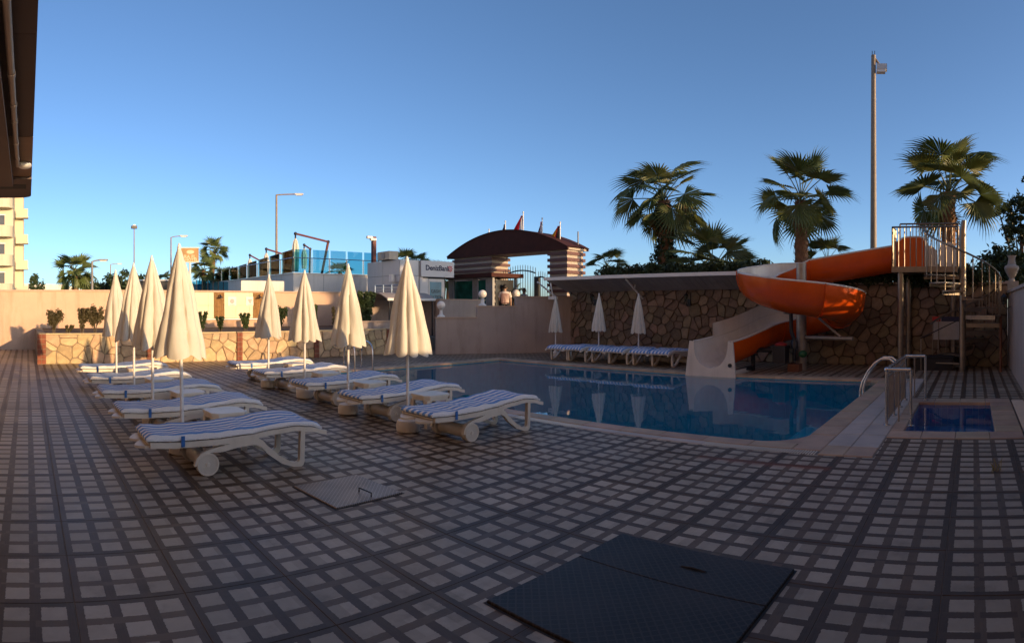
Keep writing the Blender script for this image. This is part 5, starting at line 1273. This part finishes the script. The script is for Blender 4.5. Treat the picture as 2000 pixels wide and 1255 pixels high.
cantilever('dark folded boom umbrella in the middle of the terrace', 594, 478, 36, (606, 486), 40, (604, 520))
# red camera pole
q = at(730, 598, 28.6); cp_ = thing('camera_pole', 'rust red pole with white security cameras beside the terrace', 'pole', (q.x, q.y, .7)); H = zpx(462, q) - .7; MB().b2((-.09, -.09, 0), (.09, .09, H)).build('pole', 'cor_ten', cp_); 
for s in (0, 1): MB().cyl((-.30 + s * .12, -.10 - .12 * s, H - .06 - .1 * s), .07, .30, 12, 'x').build('camera', 'white_paint', cp_, True)
MB().tube([(-.3, -.1, H - .1), (0, 0, H - .14)], .025, 6).build('arm', 'white_paint', cp_, True)

# ------------------------------------------------------------------ hotel eave at the left edge, apartment block far behind
ho = thing('hotel_eave', 'dark hotel roof overhang with tan drainpipe at the left edge', 'building', (0, 0, 0))
EX = .13; EZ = 5.0
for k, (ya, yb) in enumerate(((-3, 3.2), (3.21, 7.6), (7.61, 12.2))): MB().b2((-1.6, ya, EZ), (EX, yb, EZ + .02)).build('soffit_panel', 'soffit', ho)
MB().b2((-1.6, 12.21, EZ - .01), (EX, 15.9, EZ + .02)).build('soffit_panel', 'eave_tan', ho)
mb = MB(); edge = [(EX, 15.91), (EX, 18.3)] + [(EX - .35 + .35 * math.cos(a), 18.3 + .35 * math.sin(a)) for a in (R(30), R(60), R(90))] + [(-1.6, 18.65), (-1.6, 15.91)]
mb.prism(edge, EZ - .08, EZ + .02, 'z'); mb.build('soffit_end', 'eave_edge', ho)
MB().b2((-1.6, -3, EZ + .021), (EX - .01, 18.5, EZ + .5)).build('roof_slab', 'eave_edge', ho)
MB().b2((-1.6, 16.6, EZ - .085), (-.02, 17.2, EZ - .0805)).build('recess_strip', 'dark_gap', ho)
MB().b2((-2.2, -24, 0), (-1.601, 18.3, 17)).build('wall', 'plaster', ho)  # hotel front out of view, raised tall to bounce warm sunlight onto the deck
MB().b2((-1.59, -3, EZ - .30), (-.36, 15.8, EZ - .14)).build('beam', 'eave_edge', ho)
py_ = -.22
pp = MB().tube([(py_, -3, EZ - .12), (py_, 14.2, EZ - .12)], .05, 12).build('drain_pipe', 'pipe_tan', ho, True)
for y in (4.2, 6.4, 8.6, 9.9, 10.8, 12.2, 13.5): MB().tube([(py_, y - .07, EZ - .12), (py_, y + .07, EZ - .12)], .062, 12).build('pipe_collar', 'pipe_tan', pp, True)
MB().ball((-.05, 14.4, EZ - .07), .17, 16, (1, 1.2, .5)).build('soffit_lamp', 'white_paint', ho, True)
q = at(0, 598, 66); ap = thing('apartment_block', 'pale yellow apartment block with curved balconies behind the left wall', 'building', (0, 0, 0))
Ya = 62.0; xr = onY(26, Ya).x; xr2 = onY(46, Ya + 8).x
MB().b2((xr - 14, Ya, .7), (xr, Ya + 7.9, 17)).build('wall', 'apartment', ap); MB().b2((xr - 14, Ya + 8, .7), (xr2, Ya + 22, 17)).build('wing', 'apartment', ap)
for k in range(5):
    zf = zpx(570, (0, Ya)) - .3 + k * 2.95
    arcp = [(xr - 5, Ya - .001), (xr - 5, Ya - .9)] + [(xr - 1.0 + 1.0 * math.sin(a), Ya - 1.3 * math.cos(a) + .0) for a in [R(d) for d in (0, 20, 40, 60, 80, 90)]]
    MB().prism(arcp, zf, zf + .16, 'z').build('balcony_slab', 'apartment', ap); MB().prism(arcp, zf + .161, zf + 1.15, 'z').build('balcony_front', 'apartment', ap)
    wdw = MB().b2((xr - 2.4, Ya - .02, zf + .2), (xr - .9, Ya - .004, zf + 2.3)).build('window', 'window_dark', ap); MB().b2((xr - 2.5, Ya - .05, zf + 2.31), (xr - .8, Ya - .002, zf + 2.40)).build('frame', 'white_paint', wdw)
    MB().b2((xr2 - .9, Ya + 6.8, zf + .1), (xr2 + .55, Ya + 7.99, zf + .25)).build('balcony_slab', 'apartment', ap); MB().b2((xr2 - .9, Ya + 6.85, zf + .251), (xr2 + .5, Ya + 6.95, zf + 1.15)).build('balcony_front', 'apartment', ap)
    MB().b2((xr + .001, Ya + 2, zf + .9), (xr + .05, Ya + 3.4, zf + 2.3)).build('window', 'window_dark', ap)
q = at(75, 598, 90); hl = thing('far_house', 'low pale sunlit building roof far behind the left wall', 'building', (q.x, q.y, .7)); MB().b2((-9, 0, 0), (9, 8, 2.4)).build('wall', 'apartment', hl); MB().prism([(-9.5, 2.401), (9.5, 2.401), (4, 4.1), (-5, 4.3)], -.4, 8.4).build('roof', 'terrace_white', hl)

# ------------------------------------------------------------------ lamp posts, sign, van
def lamp_post(label, px, ptop, d, r_, arm, m_='post_tan', headm='lamp_head', base=.7, kind='arm', hs=1.0):
    q = at(px, 598, d); t = thing('street_lamp', label, 'street lamp', (q.x, q.y, base)); H = zpx(ptop, q) - base
    right = Vector((CP * 1.0, -SP, 0)); th = (px - 1000) / F; rt = Vector((math.cos(th) * CP - math.sin(th) * SP, -math.cos(th) * SP - math.sin(th) * CP, 0)).normalized()
    MB().tube([(0, 0, 0), (0, 0, H)], [r_ * 1.25, r_ * .8], 10).build('post', m_, t, True); MB().lathe([(r_ * 2.4, 0), (r_ * 2.4, .05), (r_ * 1.4, .12)], 10).build('base', m_, t)
    if kind == 'arm':
        e = rt * arm[0] + Vector((0, 0, H + arm[1])); s0 = Vector((0, 0, H - .02)); MB().tube([s0, s0.lerp(e, .4) + Vector((0, 0, abs(arm[1]) * .25)), e], r_ * .55, 8).build('arm', m_, t, True)
        c = e + rt * .22 * hs; hd = MB(); hd.box(c, (.6 * hs, .2 * hs, .1 * hs), math.atan2(rt.y, rt.x)); hd.build('lamp_head', headm, t)
        g2 = MB(); g2.box(c - Vector((0, 0, .07 * hs)), (.4 * hs, .16 * hs, .05 * hs), math.atan2(rt.y, rt.x)); g2.build('lens', 'lamp_globe', t)
    elif kind == 'flood':
        MB().box((0, 0, H + .10), (.45, .35, .22)).build('lamp_head', 'iron_black', t); MB().box((0, 0, H + .26), (.2, .2, .08)).build('cap', headm, t)
    return t, rt, H
lamp_post('tall tan lamp post behind the terrace with lamp arm to the right', 540, 380, 42, .085, (1.35, .04))
lamp_post('slim street lamp behind the front left umbrella, arm to the right', 334, 463, 46, .06, (.75, .10))
lamp_post('small distant street lamp at the left above the back umbrella', 216, 516, 75, .07, (.9, .08))
lamp_post('thin floodlight mast with dark head above the left umbrellas', 262, 446, 48, .05, None, kind='flood')
t_, rt, H = lamp_post('short dark modern lamp with curved head beside the left palm', 180, 510, 27, .06, (.35, .06), 'post_grey', 'post_grey', kind='arm', hs=.7)
# big lamp post right
q = at(1706, 598, 24.5); t = thing('street_lamp', 'very tall tan lamp post rising behind the slide on the right', 'street lamp', (q.x, q.y, .75)); H = zpx(108, q) - .75; th = (1706 - 1000) / F; rt = Vector((math.cos(th) * CP - math.sin(th) * SP, -math.cos(th) * SP - math.sin(th) * CP, 0))
MB().tube([(0, 0, 0), (0, 0, H)], [.15, .095], 14).build('post', 'post_tan', t, True); MB().tube([(0, 0, H - .05), Vector((0, 0, H - .35)) + rt * .22], .05, 8).build('arm', 'post_tan', t, True)
az = math.atan2(rt.y, rt.x); MB().box(Vector((0, 0, H - .50)) + rt * .34, (.42, .32, .22), az).build('lamp_head', 'lamp_head', t); MB().box(Vector((0, 0, H - .66)) + rt * .30, (.36, .28, .10), az).build('lens', 'lamp_globe', t)
for s in (-.05, .05): MB().tube([rt * s + Vector((0, 0, H)), rt * s + Vector((0, 0, H + .18))], .015, 5).build('spike', 'iron_black', t)
# hotel sign on a post
q = at(371, 598, 33); bb = thing('pole_sign', 'sunlit brown and cream hotel sign on a post behind the front umbrella', 'sign', (q.x, q.y, .7), math.atan2(-q.x, q.y)); zc = zpx(498, q) - .7; k_ = 33 / F
MB().b2((-17 * k_, -.06, zc - 14 * k_), (17 * k_, .06, zc + 14 * k_)).build('board', 'billboard', bb)
for s in (-1, 1): MB().b2((-17.5 * k_, -.08, zc + s * 14 * k_ - .02), (17.5 * k_, .08, zc + s * 14 * k_ + .03)).build('frame', 'terrace_white', bb)
MB().tube([(0, 0, 0), (0, 0, zc - 14 * k_ - .02)], .06, 8).build('post', 'white_paint', bb, True)
MB().ball((.02, -.062, zc + 6 * k_), 7.5 * k_, 20, (1, .02, .52)).build('emblem', 'ink_cream', bb, True)
for tt, sz, xo, zo in (('LARA FL', .26, -5.5 * k_, -3.5 * k_), ('HOTEL', .22, 3 * k_, -9.5 * k_)):
    o = put('lettering', text_mesh(tt, sz, 'lettering', 'ink_cream', .004, .006), bb, (xo, -.068, zc + zo)); o.rotation_euler = (R(90), 0, 0)
# parked bus glimpsed between umbrellas
q = at(318, 598, 40); vn = thing('minibus', 'white minibus with dark windows glimpsed between the left umbrellas', 'minibus', (q.x, q.y, .0), math.atan2(-q.x, q.y)); vz = zpx(547, q)
MB().bev((0, 0, .95), (3.4, 1.8, 1.1), .08).build('lower_body', 'van_white', vn); MB().bev((0, 0, vz - .55), (3.3, 1.72, .96), .05).build('window_band', 'window_dark', vn); MB().bev((0, 0, vz - .03), (3.4, 1.8, .09), .03).build('roof', 'van_white', vn)
for x in (-1.65, -.55, .55, 1.65): MB().b2((x - .04, -.88, 1.5), (x + .04, -.862, vz - .08)).build('window_pillar', 'van_white', vn)
for x in (-1.1, 1.1):
    for y in (-.8, .8): MB().cyl((x, y, .38), .36, .22, 20, 'y').build('wheel', 'rubber', vn, True)
# blue glass fence at the left of the terrace
a, b = at(384, 598, 31), at(446, 598, 33); gf = thing('glass_fence', 'dark blue glass fence panels left of the terrace', 'fence', (0, 0, 0))
for k in range(6):
    p_, q_ = a.lerp(b, k / 6), a.lerp(b, (k + .94) / 6); z0, z1 = 1.9, zpx(547, a); d = (q_ - p_); d.z = 0; c = (p_ + q_) / 2
    MB().box((c.x, c.y, (z0 + z1) / 2), (d.length, .012, z1 - z0), math.atan2(d.y, d.x)).build('glass_panel', 'blue_glass', gf); MB().tube([(p_.x, p_.y, .7), (p_.x, p_.y, z1)], .025, 6).build('post', 'iron_black', gf, True)
MB().box(((a.x + b.x) / 2, (a.y + b.y) / 2, 1.80), ((b - a).length, .05, .18), math.atan2((b - a).y, (b - a).x)).build('kerb', 'dark_gap', gf)
# statue, urn, lantern box on the stone wall
q = onX(1226, 17.2); st_ = thing('garden_statue', 'pale stone statue of a seated bending figure behind the ivy', 'statue', (q.x, q.y, 2.2), R(-115)); s_ = MB()
s_.tube([(0, 0, 0), (-.02, 0, .12), (-.10, 0, .30), (-.06, 0, .46), (.06, 0, .56), (.16, 0, .58)], [.20, .19, .16, .17, .13, .07], 14); s_.ball((.20, 0, .64), .075, 12, (.9, .85, 1.1)); s_.tube([(.1, .08, .52), (.20, .13, .36), (.14, .08, .22)], [.05, .04, .035], 8); s_.tube([(.1, -.08, .52), (.22, -.12, .38), (.16, -.06, .25)], [.05, .04, .035], 8); s_.tube([(0, .09, .14), (.24, .10, .20), (.24, .10, 0)], [.08, .065, .05], 8); s_.tube([(0, -.09, .14), (.24, -.09, .20), (.24, -.09, 0)], [.08, .065, .05], 8)
s_.build('figure', 'statue_stone', st_, True); MB().b2((-.25, -.25, -.3), (.32, .25, .0)).build('plinth', 'statue_stone', st_)
q = onX(1338, 16.9); lb = thing('planter_lantern', 'dark square box lantern with pale peaked cap beside the ivy palm', 'lantern', (q.x, q.y, 2.2), R(10)); MB().bev((0, 0, .28), (.30, .30, .40), .01).build('box', 'bark_grey', lb); MB().lathe([(.10, 0), (.11, .10), (.05, .17), (.015, .21)], 4, (0, 0, .482)).build('cap', 'white_paint', lb)
q = at(1976, 598, 16.5); ub = thing('stone_urn', 'pale stone urn on the end of the right wall under the dark tree', 'urn', (q.x, q.y, 2.0)); MB().b2((-.18, -.18, 0), (.18, .18, .25)).build('foot', 'statue_stone', ub); MB().lathe([(.10, .25), (.07, .33), (.16, .48), (.21, .60), (.19, .66), (.12, .70), (.09, .86), (.13, .95)], 16).build('bowl', 'statue_stone', ub, True)

# ================================================================== VEGETATION
def fan_leaf(seed, Rf=.85, petiole=.75, segs=24, droop=.35, material='palm_leaf', tilt=32):
    rng = random.Random(seed); mb = MB()
    # petiole, arching down
    pth = [(petiole * t, 0, -.10 * t * t) for t in (0, .33, .66, 1)]; mb.tube(pth, [.022, .018, .015, .012], 5)
    hub = Vector((petiole, 0, -.10)); span = R(215)
    for k in range(segs):
        a = -span / 2 + span * (k + .5) / segs; da = span / segs * .5
        L = Rf * (.74 + .26 * math.cos(a * .9)) * rng.uniform(.88, 1.08); r1 = L * rng.uniform(.48, .58)
        tl = R(tilt)
        def P(r, ang, lift=0.0):
            dr = droop * (r / Rf) ** 2.2 * Rf * .55
            fold = .16 * abs(math.sin(ang)) * r
            x_, z_ = r * math.cos(ang), lift - dr + fold
            return hub + Vector((x_ * math.cos(tl) + z_ * math.sin(tl), r * math.sin(ang), z_ * math.cos(tl) - x_ * math.sin(tl)))
        pl = .018
        m0, l0, r0 = P(r1, a, pl), P(r1, a - da * 1.02, -pl), P(r1, a + da * 1.02, -pl)
        t1 = L * .80; wob = rng.uniform(-.05, .05); hang = rng.uniform(.0, .10) * Rf
        m1 = P(t1, a + wob * .5, .0); wv = .014
        dirn = Vector((-math.sin(a), math.cos(a), 0)) * wv
        tip = P(L, a + wob, 0) - Vector((0, 0, hang))
        o = len(mb.v); mb.v += [tuple(hub), tuple(l0), tuple(m0), tuple(r0), tuple(m1 - dirn), tuple(m1 + dirn), tuple(tip)]
        mb.f += [(o, o + 1, o + 2), (o, o + 2, o + 3), (o + 1, o + 4, o + 2), (o + 2, o + 5, o + 3), (o + 2, o + 4, o + 5), (o + 4, o + 6, o + 5)]
    me = mb.mesh('frond', material); return me
LEAF = [fan_leaf(s, .92, .86, 26, d, 'palm_leaf', tl_) for s, d, tl_ in ((1, .30, 14), (2, .50, 26), (3, .9, 40))]
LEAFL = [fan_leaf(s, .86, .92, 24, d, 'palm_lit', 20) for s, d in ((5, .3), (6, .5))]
LEAFD = [fan_leaf(s, .75, .70, 20, 1.1, 'palm_dry') for s in (8, 9)]
SMALL = [fan_leaf(s, .85, .65, 16, d, 'palm_leaf') for s, d in ((11, .2), (12, .5))]
def palm(name, label, base, crown_z, scale, n, seed, trunk_r=.22, group=None, up=.0, small=False, trunk=True, dry=3, low=-50, bark='bark'):
    rng = random.Random(seed); t = thing(name, label, 'palm tree', base, 0, group); H = crown_z - base[2]
    if trunk:
        pts = []; rs = []; m = 14; lean_a, lean_b = rng.uniform(-.04, .04), rng.uniform(-.04, .04)
        for k in range(m + 1):
            q = k / m; pts.append((lean_a * H * q * q, lean_b * H * q * q, H * q)); rs.append(trunk_r * (1.12 - .32 * q) * (1 + .06 * (k % 2)))
        mb = MB(); mb.tube(pts, rs, 12); mb.build('trunk', bark, t, True)
        if not small:
            bt = MB(); k = 0; z = H * .12
            while z < H - .05:      # old leaf bases as short spikes in a spiral
                a = k * 2.4; q = z / H; r_ = trunk_r * (1.06 - .30 * q); c = Vector((lean_a * H * q * q + r_ * math.cos(a), lean_b * H * q * q + r_ * math.sin(a), z)); o = Vector((math.cos(a), math.sin(a), 0)); sd = Vector((-math.sin(a), math.cos(a), 0)); ln = rng.uniform(.07, .15)
                bt.add([c + sd * .06 - o * .02, c - sd * .06 - o * .02, c - o * .02 - Vector((0, 0, .09)), c + o * ln * .7 + Vector((0, 0, ln))], [(0, 1, 3), (1, 2, 3), (2, 0, 3)]); k += 1; z += .021
            stuff(bt.build('leaf_bases', bark, t))
        top = Vector(pts[-1])
    else: top = Vector((0, 0, H))
    for k in range(n):
        q = k / max(1, n - 1); el = 82 - (82 - low) * (q ** .9) + rng.uniform(-10, 10) + up; az_ = k * 137.5 + rng.uniform(-14, 14)
        me = rng.choice(SMALL if small else (LEAF if rng.random() < .72 else LEAFL)); s_ = scale * rng.uniform(.86, 1.1)
        if el < -22: me = (LEAF[2] if not small else SMALL[1])
        o = put('frond', me, t, top + Vector((0, 0, rng.uniform(-.12, .08)))); o.rotation_euler = (R(rng.uniform(-48, 48)), -R(el), R(az_)); o.scale = (s_, s_, s_)
    for k in range(dry):
        o = put('dead_frond', LEAFD[k % 2], t, top - Vector((0, 0, .15))); o.rotation_euler = (R(rng.uniform(-30, 30)), -R(rng.uniform(-78, -55)), R(rng.uniform(0, 360))); o.scale = (scale * .8,) * 3
    return t, top
def foliage(mb, c, rx, ry, rz_, n, size, rng, clumps=0, shell=.55):
    cl = [(Vector((rng.gauss(0, 1), rng.gauss(0, 1), rng.gauss(0, 1))).normalized() * rng.uniform(shell, 1.0)) for _ in range(clumps)] if clumps else None
    for _ in range(n):
        if cl:
            k = rng.choice(cl); v = k + Vector((rng.gauss(0, .17), rng.gauss(0, .17), rng.gauss(0, .17)))
        else:
            v = Vector((rng.gauss(0, 1), rng.gauss(0, 1), rng.gauss(0, 1))).normalized() * (rng.uniform(.25, 1) ** .5)
        p_ = Vector(c) + Vector((v.x * rx, v.y * ry, v.z * rz_)); s_ = size * rng.uniform(.6, 1.4)
        a = Vector((rng.uniform(-1, 1), rng.uniform(-1, 1), rng.uniform(-.6, .8))).normalized(); b = a.orthogonal().normalized(); b.rotate(Matrix.Rotation(rng.uniform(0, 6.28), 3, a)); w_ = a.cross(b)
        mb.add([p_ - b * s_, p_ + w_ * s_ * .45 + a * s_ * .12, p_ + b * s_, p_ - w_ * s_ * .45 + a * s_ * .12], [(0, 1, 2), (0, 2, 3)])
# three large palms on the right
def base_at(px, d, z=.75): u, v = ray(px); return (u * d, v * d, z)
b_ = base_at(1303, 21.0); t1, top1 = palm('fan_palm', 'fan palm with ivy-covered trunk, leftmost of the three tall palms', b_, zpx(392, b_), 1.16, 25, 21, .26, dry=3, low=-34)
iv = MB(); rng = random.Random(5); Hh = top1.z
for k in range(26):
    q = k / 25; z = Hh * (.25 + .70 * q); foliage(iv, (top1.x * q + rng.uniform(-.1, .1), top1.y * q + rng.uniform(-.1, .1), z), .50 - .22 * q, .50 - .22 * q, .25, 190, .065, rng)
for k in range(10):
    a = rng.uniform(0, 6.28); foliage(iv, (math.cos(a) * .55, math.sin(a) * .55, Hh * rng.uniform(.3, .62)), .12, .12, .35, 60, .06, rng)
stuff(iv.build('ivy', 'leaf_ivy', t1))
hf = MB()
for k in range(60):       # hanging flower stalks, reddish
    a = rng.uniform(-.4, .4); x = .62 + rng.uniform(-.15, .3); hf.tube([(x * CP + a * .2, -x * SP + a * .2, Hh - .05), (x * CP + a * .22, -x * SP + a * .22, Hh - rng.uniform(.35, .75))], .006, 4)
stuff(hf.build('flower_stalks', 'palm_dry', t1))
b_ = base_at(1566, 19.4); palm('fan_palm', 'fan palm behind the slide post, middle of the three tall palms', b_, zpx(392, b_), 1.06, 22, 33, .225, dry=1, low=-28)
b_ = base_at(1852, 19.0); palm('fan_palm', 'fan palm behind the slide tower, rightmost of the three tall palms', b_, zpx(376, b_), 1.20, 22, 47, .235, dry=1, low=-28)
# low palms above the wall
for nm, px, cy, d, s_, n_, sd, lab in (('low_palm', 1392, 524, 19.5, 1.0, 15, 3, 'low bushy fan palm between the ivy palm and the slide'), ('low_palm', 1614, 515, 20.5, .72, 9, 4, 'low fan palm behind the slide chute, right of its post'), ('low_palm', 1186, 524, 22, .55, 11, 6, 'small spiky palm above the awning near the gate'), ('low_palm', 1672, 556, 20.0, .62, 8, 9, 'small fan palm behind the slide under the tall lamp post')):
    b_ = base_at(px, d, 1.6); palm(nm, lab, b_, zpx(cy, b_), s_, n_, sd, .2, None, 6, False, True, 0, 5)
# palms far left, behind the terrace and kiosk
for nm, px, cy, d, s_, n_, sd, lab, lo in (('fan_palm', 147, 531, 30, .92, 26, 51, 'bushy fan palm behind the left wall beside the dark lamp', -48), ('fan_palm', 412, 492, 40, .88, 22, 52, 'tall fan palm beside the hotel sign', -45), ('fan_palm', 398, 527, 38, .80, 18, 53, 'shorter fan palm in front of the tall one by the sign', -40),
        ('low_palm', 441, 548, 39, .90, 14, 54, 'spiky palm left of the terrace balustrade', 8), ('low_palm', 318, 552, 44, .80, 9, 62, 'dark palm crown between the front left umbrellas', 0), ('low_palm', 668, 532, 33, .66, 12, 55, 'small palm behind the terrace glass', 5), ('low_palm', 785, 516, 31, .80, 11, 56, 'palm crown behind the left half of the bank kiosk', 12), ('low_palm', 816, 520, 31, .70, 10, 57, 'palm crown behind the sign side of the bank kiosk', 12),
        ('low_palm', 876, 548, 33, 1.05, 13, 58, 'palm between the bank kiosk and the gate column', 0), ('low_palm', 1003, 585, 32, .72, 12, 59, 'low palm seen through the iron gate', 0)):
    b_ = base_at(px, d, .75); palm(nm, lab, b_, zpx(cy, b_), s_, n_, sd, .16, None, 0, True, True, 0, lo)
# trees and bushes
def tree(name, label, base, H, blobs, material, n, size, seed, tr_=.10, cat='tree', clumps=14, group=None, bark='bark_grey'):
    rng = random.Random(seed); t = thing(name, label, cat, base, 0, group); z0 = min(b[0][2] - b[1][2] for b in blobs)
    tk = MB(); tk.tube([(0, 0, 0), (.03, .02, H * .3), (-.02, .03, H * .6)], [tr_, tr_ * .8, tr_ * .45], 8)
    for b in blobs: tk.tube([(0, .01, H * .28), (b[0][0] * .5, b[0][1] * .5, (H * .28 + b[0][2]) / 2), b[0]], [tr_ * .5, tr_ * .35, tr_ * .12], 6)
    tk.build('trunk', bark, t, True); mb = MB()
    for b in blobs: foliage(mb, b[0], *b[1], int(n * b[1][0] * b[1][2]), size, rng, clumps)
    stuff(mb.build('crown', material, t)); return t
# behind the right wall: bush, dark conifer and the trees whose shade falls on the gate wall
tree('leafy_bush', 'dark green bushy tree behind the spiral stair at the right wall', (17.6, -.75, .75), 2.7, [((0, .10, 1.75), (.7, .65, .6)), ((.15, -.35, 2.15), (.7, .6, .5)), ((-.2, -.7, 1.6), (.7, .6, .7)), ((0, .75, 1.35), (.5, .5, .4))], 'leaf_dark', 2600, .075, 71, .11, 'tree', 22)
tree('dark_conifer', 'dark feathery conifer at the right edge of the picture', (21.0, -1.75, .4), 6.0, [((0, .25, 3.7), (.8, .55, .40)), ((.1, .1, 4.5), (.9, .65, .55)), ((-.2, -.35, 5.3), (.7, .55, .40)), ((0, -1.0, 4.3), (.9, .8, .9)), ((.1, .85, 4.55), (.3, .35, .25))], 'leaf_dark', 2000, .085, 72, .13, 'tree', 16)
tree('garden_tree', 'leafy garden tree over the right wall beyond the picture edge', (13.6, -3.0, 0), 4.6, [((0, 0, 3.0), (1.3, 1.0, .85)), ((.6, -.3, 3.7), (1.0, .9, .7)), ((-.6, .1, 2.4), (1.0, .8, .7))], 'leaf_dark', 1500, .09, 73, .14, 'tree', 18)
tree('garden_tree', 'second leafy garden tree over the right wall beyond the picture edge', (17.6, -5.2, 0), 5.4, [((0, 0, 3.6), (1.5, 1.2, .9)), ((.5, -.3, 4.5), (1.2, 1.0, .7)), ((-.4, .1, 2.8), (1.3, 1.0, .8))], 'leaf_dark', 1300, .10, 74, .15, 'tree', 18)
# hedge and ivy along the top of the stone wall
hd_ = thing('ivy_hedge', 'dark ivy hedge trailing along the top of the stone wall', 'hedge', (0, 0, 0)); rng = random.Random(9)
for nm, ya, yb, zc, rz_, nn in (('ivy_run', 11.6, 5.6, 2.60, .26, 50), ('ivy_run', 5.6, -.6, 2.34, .27, 60)):
    mb = MB()
    for k in range(nn):
        y = ya + (yb - ya) * (k + rng.uniform(-.4, .4)) / nn; x = 16.28 - (12.85 - y) * .7 / 13.75 + (.12 if zc > 2.5 else -.08)
        foliage(mb, (x + rng.uniform(-.1, .2), y, zc + rng.uniform(-.08, .10)), .28, .24, rz_ * rng.uniform(.7, 1.25), 210, .055, rng)
        if rng.random() < .4: foliage(mb, (x - .15, y, zc + .22), .06, .10, .10, 16, .06, rng)
    stuff(mb.build(nm, 'leaf_dark', hd_))
stm = MB(); stm.tube([(16.35 - (12.85 - y) * .7 / 13.75 + .1, y, 2.32 + .03 * math.sin(y * 5)) for y in [12.2 - .4 * k for k in range(32)]], .02, 6); stm.build('stem', 'bark_grey', hd_, True)
# planter shrubs
def shrub(label, px, py_top, Y, w_, material, n, seed, size=.04, stems=3, round_=False):
    rng = random.Random(seed); p_ = onY(px, Y, PL_H - .02); t = thing('planter_shrub', label, 'shrub', p_, 0, 'shrubs in the stone planter'); H = zpx(py_top, p_) - p_.z
    tk = MB(); tops = []
    for k in range(stems):
        a = rng.uniform(0, 6.28); r_ = w_ * rng.uniform(.1, .6); e = (math.cos(a) * r_, math.sin(a) * r_ * .8, H * rng.uniform(.72, 1.0)); tops.append(e); tk.tube([(math.cos(a) * .04, math.sin(a) * .04, -.03), (e[0] * .5, e[1] * .5, H * .4), e], [.022, .014, .005], 6)
    tk.build('stems', 'bark_grey', t, True); mb = MB()
    if round_: 
        for c, r_ in (((-.22 * w_, 0, H * .68), .55), ((.35 * w_, .05, H * .70), .6), ((0, 0, H * .55), .5)): foliage(mb, c, w_ * r_, w_ * r_, H * .32, n // 3, size, rng, 14)
    else:
        for e in tops:
            for q in (.30, .5, .68, .84, .98): foliage(mb, (e[0] * q * 1.25, e[1] * q * 1.25, H * q), w_ * .20, w_ * .20, H * .10, n // (6 * stems), size, rng)
    stuff(mb.build('foliage', material, t))
shrub('rounded clipped shrub at the left end of the planter', 105, 605, 17.4, .30, 'leaf_olive', 2200, 1, .032, 3, True)
shrub('low sparse shrub between the clipped ones at the left of the planter', 132, 636, 17.3, .22, 'leaf_olive', 500, 2, .035, 3)
shrub('upright olive shrub left of the back umbrella', 160, 605, 17.6, .24, 'leaf_olive', 1600, 3, .034, 5)
shrub('broad reddish olive shrub touching the back umbrella', 184, 596, 17.5, .34, 'leaf_olive', 2200, 4, .034, 4, True)
shrub('thin shrub just right of the front left umbrella', 395, 611, 17.4, .22, 'leaf_mid', 800, 5, .04, 4)
shrub('small shrub below the left bamboo strip', 431, 620, 17.5, .20, 'leaf_mid', 700, 6, .038, 4)
shrub('leafy shrub between the bamboo strips', 480, 614, 17.5, .26, 'leaf_mid', 900, 7, .04, 5)
shrub('green shrub right of the narrow back poolside umbrella', 548, 600, 17.6, .24, 'leaf_mid', 1200, 8, .042, 3, True)
shrub('thin shrub between the middle poolside umbrellas', 615, 598, 17.6, .24, 'leaf_mid', 700, 9, .045, 4)
shrub('small shrub left of the umbrella above the ladder', 652, 602, 17.6, .16, 'leaf_olive', 350, 10, .045, 3)
shrub('tall green shrub beside the arched shelter', 715, 574, 17.9, .50, 'leaf_mid', 2600, 11, .055, 6)
# distant trees left
for px, py, d, r_, lab, sd in ((72, 545, 60, .8, 'small dark tree beside the apartment block', 81), (205, 542, 50, 1.1, 'dark round tree behind the back left umbrella', 82), (235, 536, 48, 1.1, 'dark columnar tree between the left umbrellas', 83), (275, 545, 55, 1.2, 'green tree behind the second umbrella from the back', 84), (350, 548, 50, 1.2, 'green tree behind the front left umbrella', 85), (190, 556, 58, 1.4, 'low dark tree right of the dark lamp', 86)):
    b_ = base_at(px, d, .7); zt_ = zpx(py, b_) - .7; tree('distant_tree', lab, b_, zt_ + r_ * .8, [((0, 0, zt_ * .75), (r_, r_, zt_ * .35)), ((r_ * .3, 0, zt_ * .5), (r_, r_, zt_ * .3))], 'leaf_dark', 620, .16, sd, .12, 'tree', 12, 'distant trees behind the left wall')
